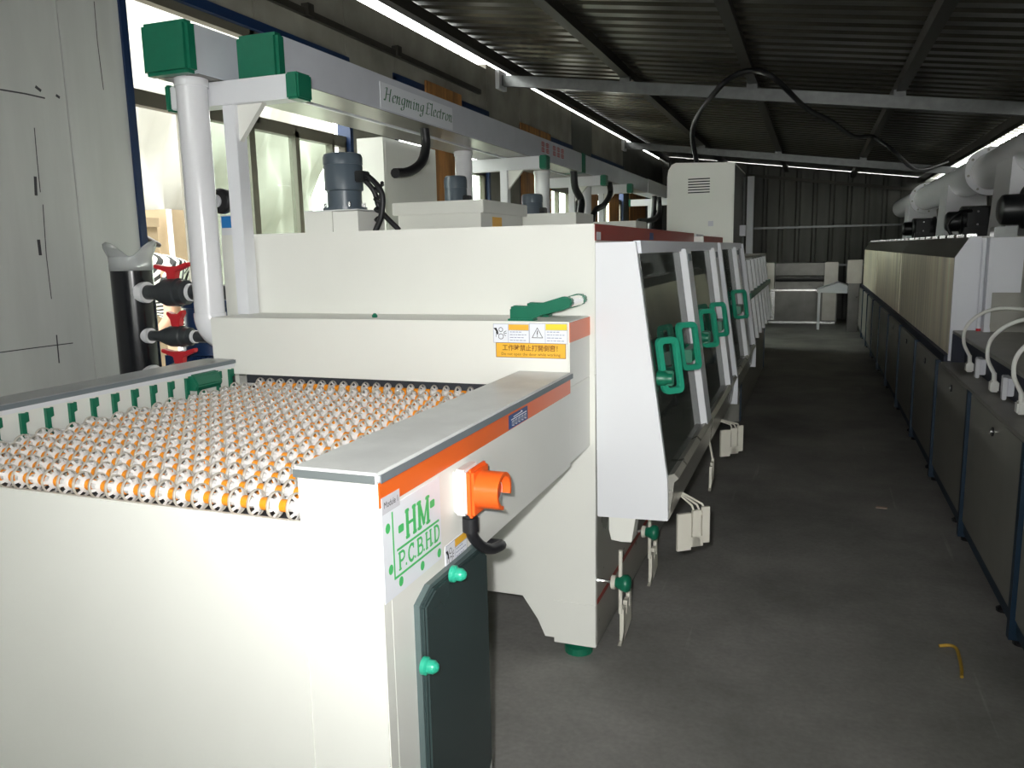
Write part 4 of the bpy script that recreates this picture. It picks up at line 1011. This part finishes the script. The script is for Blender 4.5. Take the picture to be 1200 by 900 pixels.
# socket bench on the first cabinets
sb_ = thing('socket_bench', 'grey bench top over a dark socket recess at the near end of the right row', 'bench', (1.2, 2.0, .7255))
part('ledge', 'bench_grey', sb_, (XB - .012, 1.75, 1.98, 5.015, .7255, .740)); part('recess_back', 'recess_dark', sb_, (.80, .82, 1.98, 5.015, .740, .90)); part('bench_top', 'bench_grey', sb_, (.735, 1.75, 1.98, 5.015, .90, .918), bevel=.003)
part('recess_end', 'recess_dark', sb_, (.735, .80, 5.0, 5.015, .740, .90))
def socket(y, lab):
    t = thing('wall_socket', lab, 'socket', (.79, y, .79), 'sockets in the bench recess')
    part('back_box', 'panel_grey_white', t, (.772, .7995, y, y + .12, .760, .835), bevel=.003)
    part('face_plate', 'white', t, (.755, .772, y - .008, y + .03, .745, .84), bevel=.003)
    return t
for y, l in ((4.40, 'white switched socket in the bench recess nearest the steel hood'), (3.80, 'white switched socket in the bench recess between the other two'), (3.30, 'white switched socket in the bench recess farthest from the steel hood')): socket(y, l)
def plugcord(y, pts, lab):
    t = thing('power_cord', lab, 'cord', (.745, y, .82), 'white power cords')
    part('plug', 'cable_white', t, (.738, .772, y + .14, y + .19, .752, .800), bevel=.006)
    MB().tube([(.755, y + .165, .795), (.753, y + .165, .835)], .010, 8).build('plug_neck', 'cable_white', t)
    MB().tube(smoothpath([(.753, y + .165, .83)] + pts), .0085, 8).build('cable', 'cable_white', t, smooth=60)
for y, dz, l in ((4.40, 0, 'white power cord looping up from the socket nearest the steel hood'), (3.80, 0, 'white power cord looping up from the middle socket'), (3.30, 0, 'white power cord looping up from the socket farthest from the steel hood')):
    plugcord(y, [(.722, y + .16, .90), (.725, y + .14, .98), (.775, y + .11, 1.045), (.85, y + .06, 1.08), (.97, y, 1.075), (1.08, y - .05, 1.05), (1.15, y - .1, .925)], l)
# white machine end with box and pipe behind the bench
eb = thing('oven_end_box', 'white upright box with notch standing on the bench against the oven', 'box', (.95, 4.93, .918))
MB().prism([(.868, .918), (.868, 1.42), (1.03, 1.42), (1.026, 1.13), (.895, 1.13), (.895, .95), (.90, .918)], 'y', 4.92, 5.01).build('front_sheet', 'panel_grey_white', eb)
part('steel_back', 'bench_grey', eb, (.88, 1.20, 4.955, 5.01, .918, 1.40)); part('top_block', 'galvanised', eb, (.88, .985, 4.90, 5.02, 1.42, 1.475), bevel=.004)
MB().tube([(.853, 4.98, .93), (.853, 4.98, 1.42)], .011, 8).build('drop_pipe', 'panel_grey_white', eb); MB().lathe([(.012, 0), (.012, .014)], (.853, 4.98, .918), n=10).build('red_tip', 'valve_red', eb)
gc = thing('grey_canister', 'dark grey rounded canister standing on the bench beside the white box', 'canister', (1.18, 4.75, .918))
MB().lathe([(.13, .918), (.13, 1.36), (.11, 1.39), (.06, 1.40)], (1.165, 4.72, 0), n=28).build('shell', 'bench_grey', gc, smooth=40); MB().lathe([(.134, 0), (.134, .02)], (1.165, 4.72, 1.0), n=28).build('band', 'galvanised', gc)
# steel oven modules
YO = [5.02, 8.0, 10.9, 13.8]
for i, (a, c) in enumerate(zip(YO, YO[1:])):
    t = thing('drying_oven', ['long brushed steel oven hood with white end panel', 'brushed steel oven hood between two others in the right row', 'farthest brushed steel oven hood of the right row'][i], 'oven', (1.2, a, .7265), 'steel oven hoods')
    part('front_cover', 'steel', t, (.73, .75, a + .012, c - .006, .775, 1.312)); part('front_flange', 'steel', t, (.726, .73, a + .012, a + .03, .775, 1.312))
    MB().prism([(.73, 1.314), (.795, 1.424), (.81, 1.424), (.75, 1.314)], 'y', a + .012, c - .006).build('sloped_cover', 'steel_dark', t)
    part('body', 'steel_dark', t, (.76, 1.72, a + .02, c - .01, .7265, 1.31)); part('roof_panel', 'steel_dark', t, (.80, 1.72, a + .02, c - .01, 1.40, 1.424)); part('kick_rail', 'recess_dark', t, (.705, .76, a + .012, c, .7265, .775))
    if i == 0: MB().prism([(.722, .745), (.722, 1.317), (.790, 1.428), (.845, 1.428), (.845, .745)], 'y', a - .004, a + .012).build('end_panel', 'panel_grey_white', t); part('end_panel', 'panel_grey_white', t, (.845, 1.70, a - .003, a + .012, .768, 1.42))
    k = 0; y = a + .18
    while y < c - .1:
        q = part('latch', 'steel_bright', t, (.80, .85, y, y + .10, 1.424, 1.444), bevel=.003); part('latch_pad', 'print_blue' if k % 3 else 'valve_red', q, (.81, .84, y + .11, y + .15, 1.424, 1.438)); y += .36; k += 1
# blowers, risers, exhaust pipe
def side_motor(y, x0, s, lab):
    t = thing('blower_motor', lab, 'motor', (x0 + .2, y, 1.424), 'black blower motors')
    z = 1.424 + .17 * s; 
    MB().lathe([(.06 * s, 0), (.085 * s, .015), (.09 * s, .03), (.09 * s, .12 * s)], (x0, y, z - .01), 'x', 24).build('fan_cowl', 'motor_black', t, smooth=40)
    MB().lathe([(.11 * s, 0), (.125 * s, .01), (.125 * s, .24 * s), (.14 * s, .25 * s), (.14 * s, .28 * s)], (x0 + .12 * s, y, z), 'x', 24).build('body', 'motor_black', t, smooth=40)
    part('terminal_box', 'motor_black', t, (x0 + .16 * s, x0 + .32 * s, y - .16 * s, y - .08 * s, z - .06, z + .10 * s), bevel=.006)
    part('mount', 'motor_black', t, (x0 + .14 * s, x0 + .38 * s, y - .12, y + .12, 1.424, z - .06))
    for dz in (-.04, .06): MB().lathe([(.008, -.012), (.008, 0)], (x0 + .24 * s, y - .16 * s, z + dz), 'y', 8).build('bolt', 'steel_bright', t)
    return t
m1 = side_motor(5.35, .97, .95, 'black blower motor in front of the nearest white riser'); m2 = side_motor(7.45, .98, .88, 'black blower motor between the two nearest white risers'); side_motor(10.6, .95, .88, 'farthest black blower motor near the pipe end')
MB().tube(smoothpath([(1.14, 7.30, 1.64), (1.05, 7.2, 1.63), (.97, 7.2, 1.54), (1.0, 7.2, 1.45)]), .014, 8).build('cable', 'black_rubber', m2, smooth=60)
ep = thing('exhaust_pipe', 'big white exhaust pipe with bolted flange rings running above the ovens', 'pipe', (1.28, 5.4, 1.95))
XP, ZP, RP = 1.30, 1.955, .145
MB().lathe([(RP, 4.2), (RP, 7.56)], (XP, 0, ZP), 'y', 40).build('pipe_section', 'pvc_white', ep, smooth=40); MB().lathe([(RP, 7.60), (RP, 11.6)], (XP, 0, ZP), 'y', 40).build('pipe_section', 'pvc_white', ep, smooth=40); MB().lathe([(RP, 11.64), (RP, 14.6)], (XP, 0, ZP), 'y', 40).build('pipe_section', 'pvc_white', ep, smooth=40)
for y in (7.55, 11.59):
    fo = MB().lathe([(RP + .045, y - .03), (RP + .045, y + .06)], (XP, 0, ZP), 'y', 40).build('flange_ring', 'pvc_white', ep, smooth=40)
    for k in range(8):
        an = 2 * PI * k / 8 + .2; MB().lathe([(.010, -.012), (.010, 0)], (XP + .167 * math.cos(an), y - .03, ZP + .167 * math.sin(an)), 'y', 8).build('bolt', 'steel_dark', fo)
MB().lathe([(RP - .015, 14.59), (RP - .015, 14.61)], (XP, 0, ZP), 'y', 32).build('end_disc', 'panel_grey_white', ep)
def riser_box(y, lab):
    t = thing('duct_riser', lab, 'duct', (XP, y, 1.424), 'white duct risers')
    b = MB(); r0 = [(1.13, y - .28), (1.50, y - .28), (1.50, y + .28), (1.13, y + .28)]; r1 = [(1.15, y - .24), (1.46, y - .24), (1.46, y + .24), (1.15, y + .24)]
    b.loft([[(p[0], p[1], z) for p in r] for r, z in ((r0, 1.435), (r1, ZP - .03))]); b.build('hopper', 'pvc_white', t)
    part('foot_flange', 'pvc_white', t, (1.10, 1.53, y - .31, y + .31, 1.424, 1.436))
riser_box(6.25, 'white tapered duct riser nearest the bench'); riser_box(8.9, 'white tapered duct riser beyond the flange ring'); riser_box(12.2, 'white tapered duct riser at the far end of the exhaust pipe')

# ================================================================== FAR END
fu = thing('steel_exit_unit', 'stainless steel exit unit with double doors against the back wall', 'machine', (-.3, 15.2, 0))
part('cabinet', 'steel_shade', fu, (-.88, .40, 15.2, 16.2, .06, .60)); part('top', 'steel_bright', fu, (-.90, .42, 15.17, 16.2, .60, .63))
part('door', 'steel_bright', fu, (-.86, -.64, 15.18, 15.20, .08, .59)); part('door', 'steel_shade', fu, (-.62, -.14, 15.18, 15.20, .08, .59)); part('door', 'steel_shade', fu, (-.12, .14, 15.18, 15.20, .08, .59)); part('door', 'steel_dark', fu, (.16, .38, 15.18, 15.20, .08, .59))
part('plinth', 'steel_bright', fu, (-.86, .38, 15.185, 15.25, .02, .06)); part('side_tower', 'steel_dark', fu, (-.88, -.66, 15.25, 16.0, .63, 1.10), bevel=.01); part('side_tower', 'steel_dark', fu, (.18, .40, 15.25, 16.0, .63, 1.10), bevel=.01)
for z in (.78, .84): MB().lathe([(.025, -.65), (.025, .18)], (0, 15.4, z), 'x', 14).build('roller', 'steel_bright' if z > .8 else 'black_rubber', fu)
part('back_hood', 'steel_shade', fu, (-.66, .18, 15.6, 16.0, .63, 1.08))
tb = thing('side_table', 'pale sheet-topped side table between the exit unit and the right row', 'table', (.45, 14.4, 0))
MB().prism([(.06, .62), (.66, .60), (.66, .68), (.40, .78), (.06, .66)], 'y', 14.3, 14.9).build('table_top', 'panel_grey_white', tb)
for x in (.10, .60):
    for y in (14.35, 14.85): part('leg', 'panel_grey_white', tb, (x - .02, x + .02, y - .02, y + .02, 0, .62))
dt = thing('oven_exit_box', 'small bright steel box at the far end of the ovens', 'box', (.6, 14.2, .8)); part('shell', 'steel_dark', dt, (.50, .72, 14.0, 14.28, .78, 1.15)); part('stand', 'steel_shade', dt, (.53, .69, 14.03, 14.25, 0, .78))
cb = thing('wall_cabinet', 'narrow pale pipe rack standing by the back wall beside the control cabinet', 'rack', (-1.35, 15.9, 0)); part('upright', 'panel_grey_white', cb, (-1.22, -1.10, 15.9, 16.0, 0, 2.68)); part('upright', 'wall_dark', cb, (-1.6, -1.3, 15.8, 16.1, 0, 2.7))

# ================================================================== LOOSE THINGS
zc = lambda x, d=.13: roofz(x) - d
def roofpt(px, py, d=.2):
    dr = ROT @ Vector((px - CX, -(py - CY), -F)); t = (ROOF0 - d - PITCH * 2.9 - H) / (dr.z + PITCH * dr.x); return CAM + dr * t
pts = [(-1.06, 7.9, 2.13), roofpt(812, 150, .5), roofpt(838, 108, .3), roofpt(862, 88, .16), roofpt(885, 83, .12), roofpt(908, 92, .2), roofpt(945, 127, .30), roofpt(975, 143, .32), roofpt(1000, 160, .3), roofpt(1022, 160, .14), roofpt(1045, 175, .3), roofpt(1075, 199, .4), roofpt(1110, 190, .2)]
tag(MB().tube(smoothpath(pts), .022, 8).build('hanging_cable', 'black_rubber', smooth=60), 'long black cable arching from the control cabinet across the roof purlins', 'cable')
tag(MB().tube(smoothpath([(.46, 2.965, .008), (.495, 2.972, .012), (.512, 2.955, .012), (.513, 2.90, .010), (.508, 2.82, .008), (.50, 2.76, .008)]), .006, 6).build('wire_hook', 'yellow_wire', smooth=60), 'bent yellow wire hook lying on the concrete aisle floor', 'wire')
tag(MB().prism([(.36, 4.55), (.415, 4.545), (.42, 4.575), (.365, 4.58)], 'z', .0005, .004).build('paper_scrap', 'scrap_paper'), 'tiny pale paper scrap lying in the dark aisle', 'paper')
bpy.context.view_layer.update()
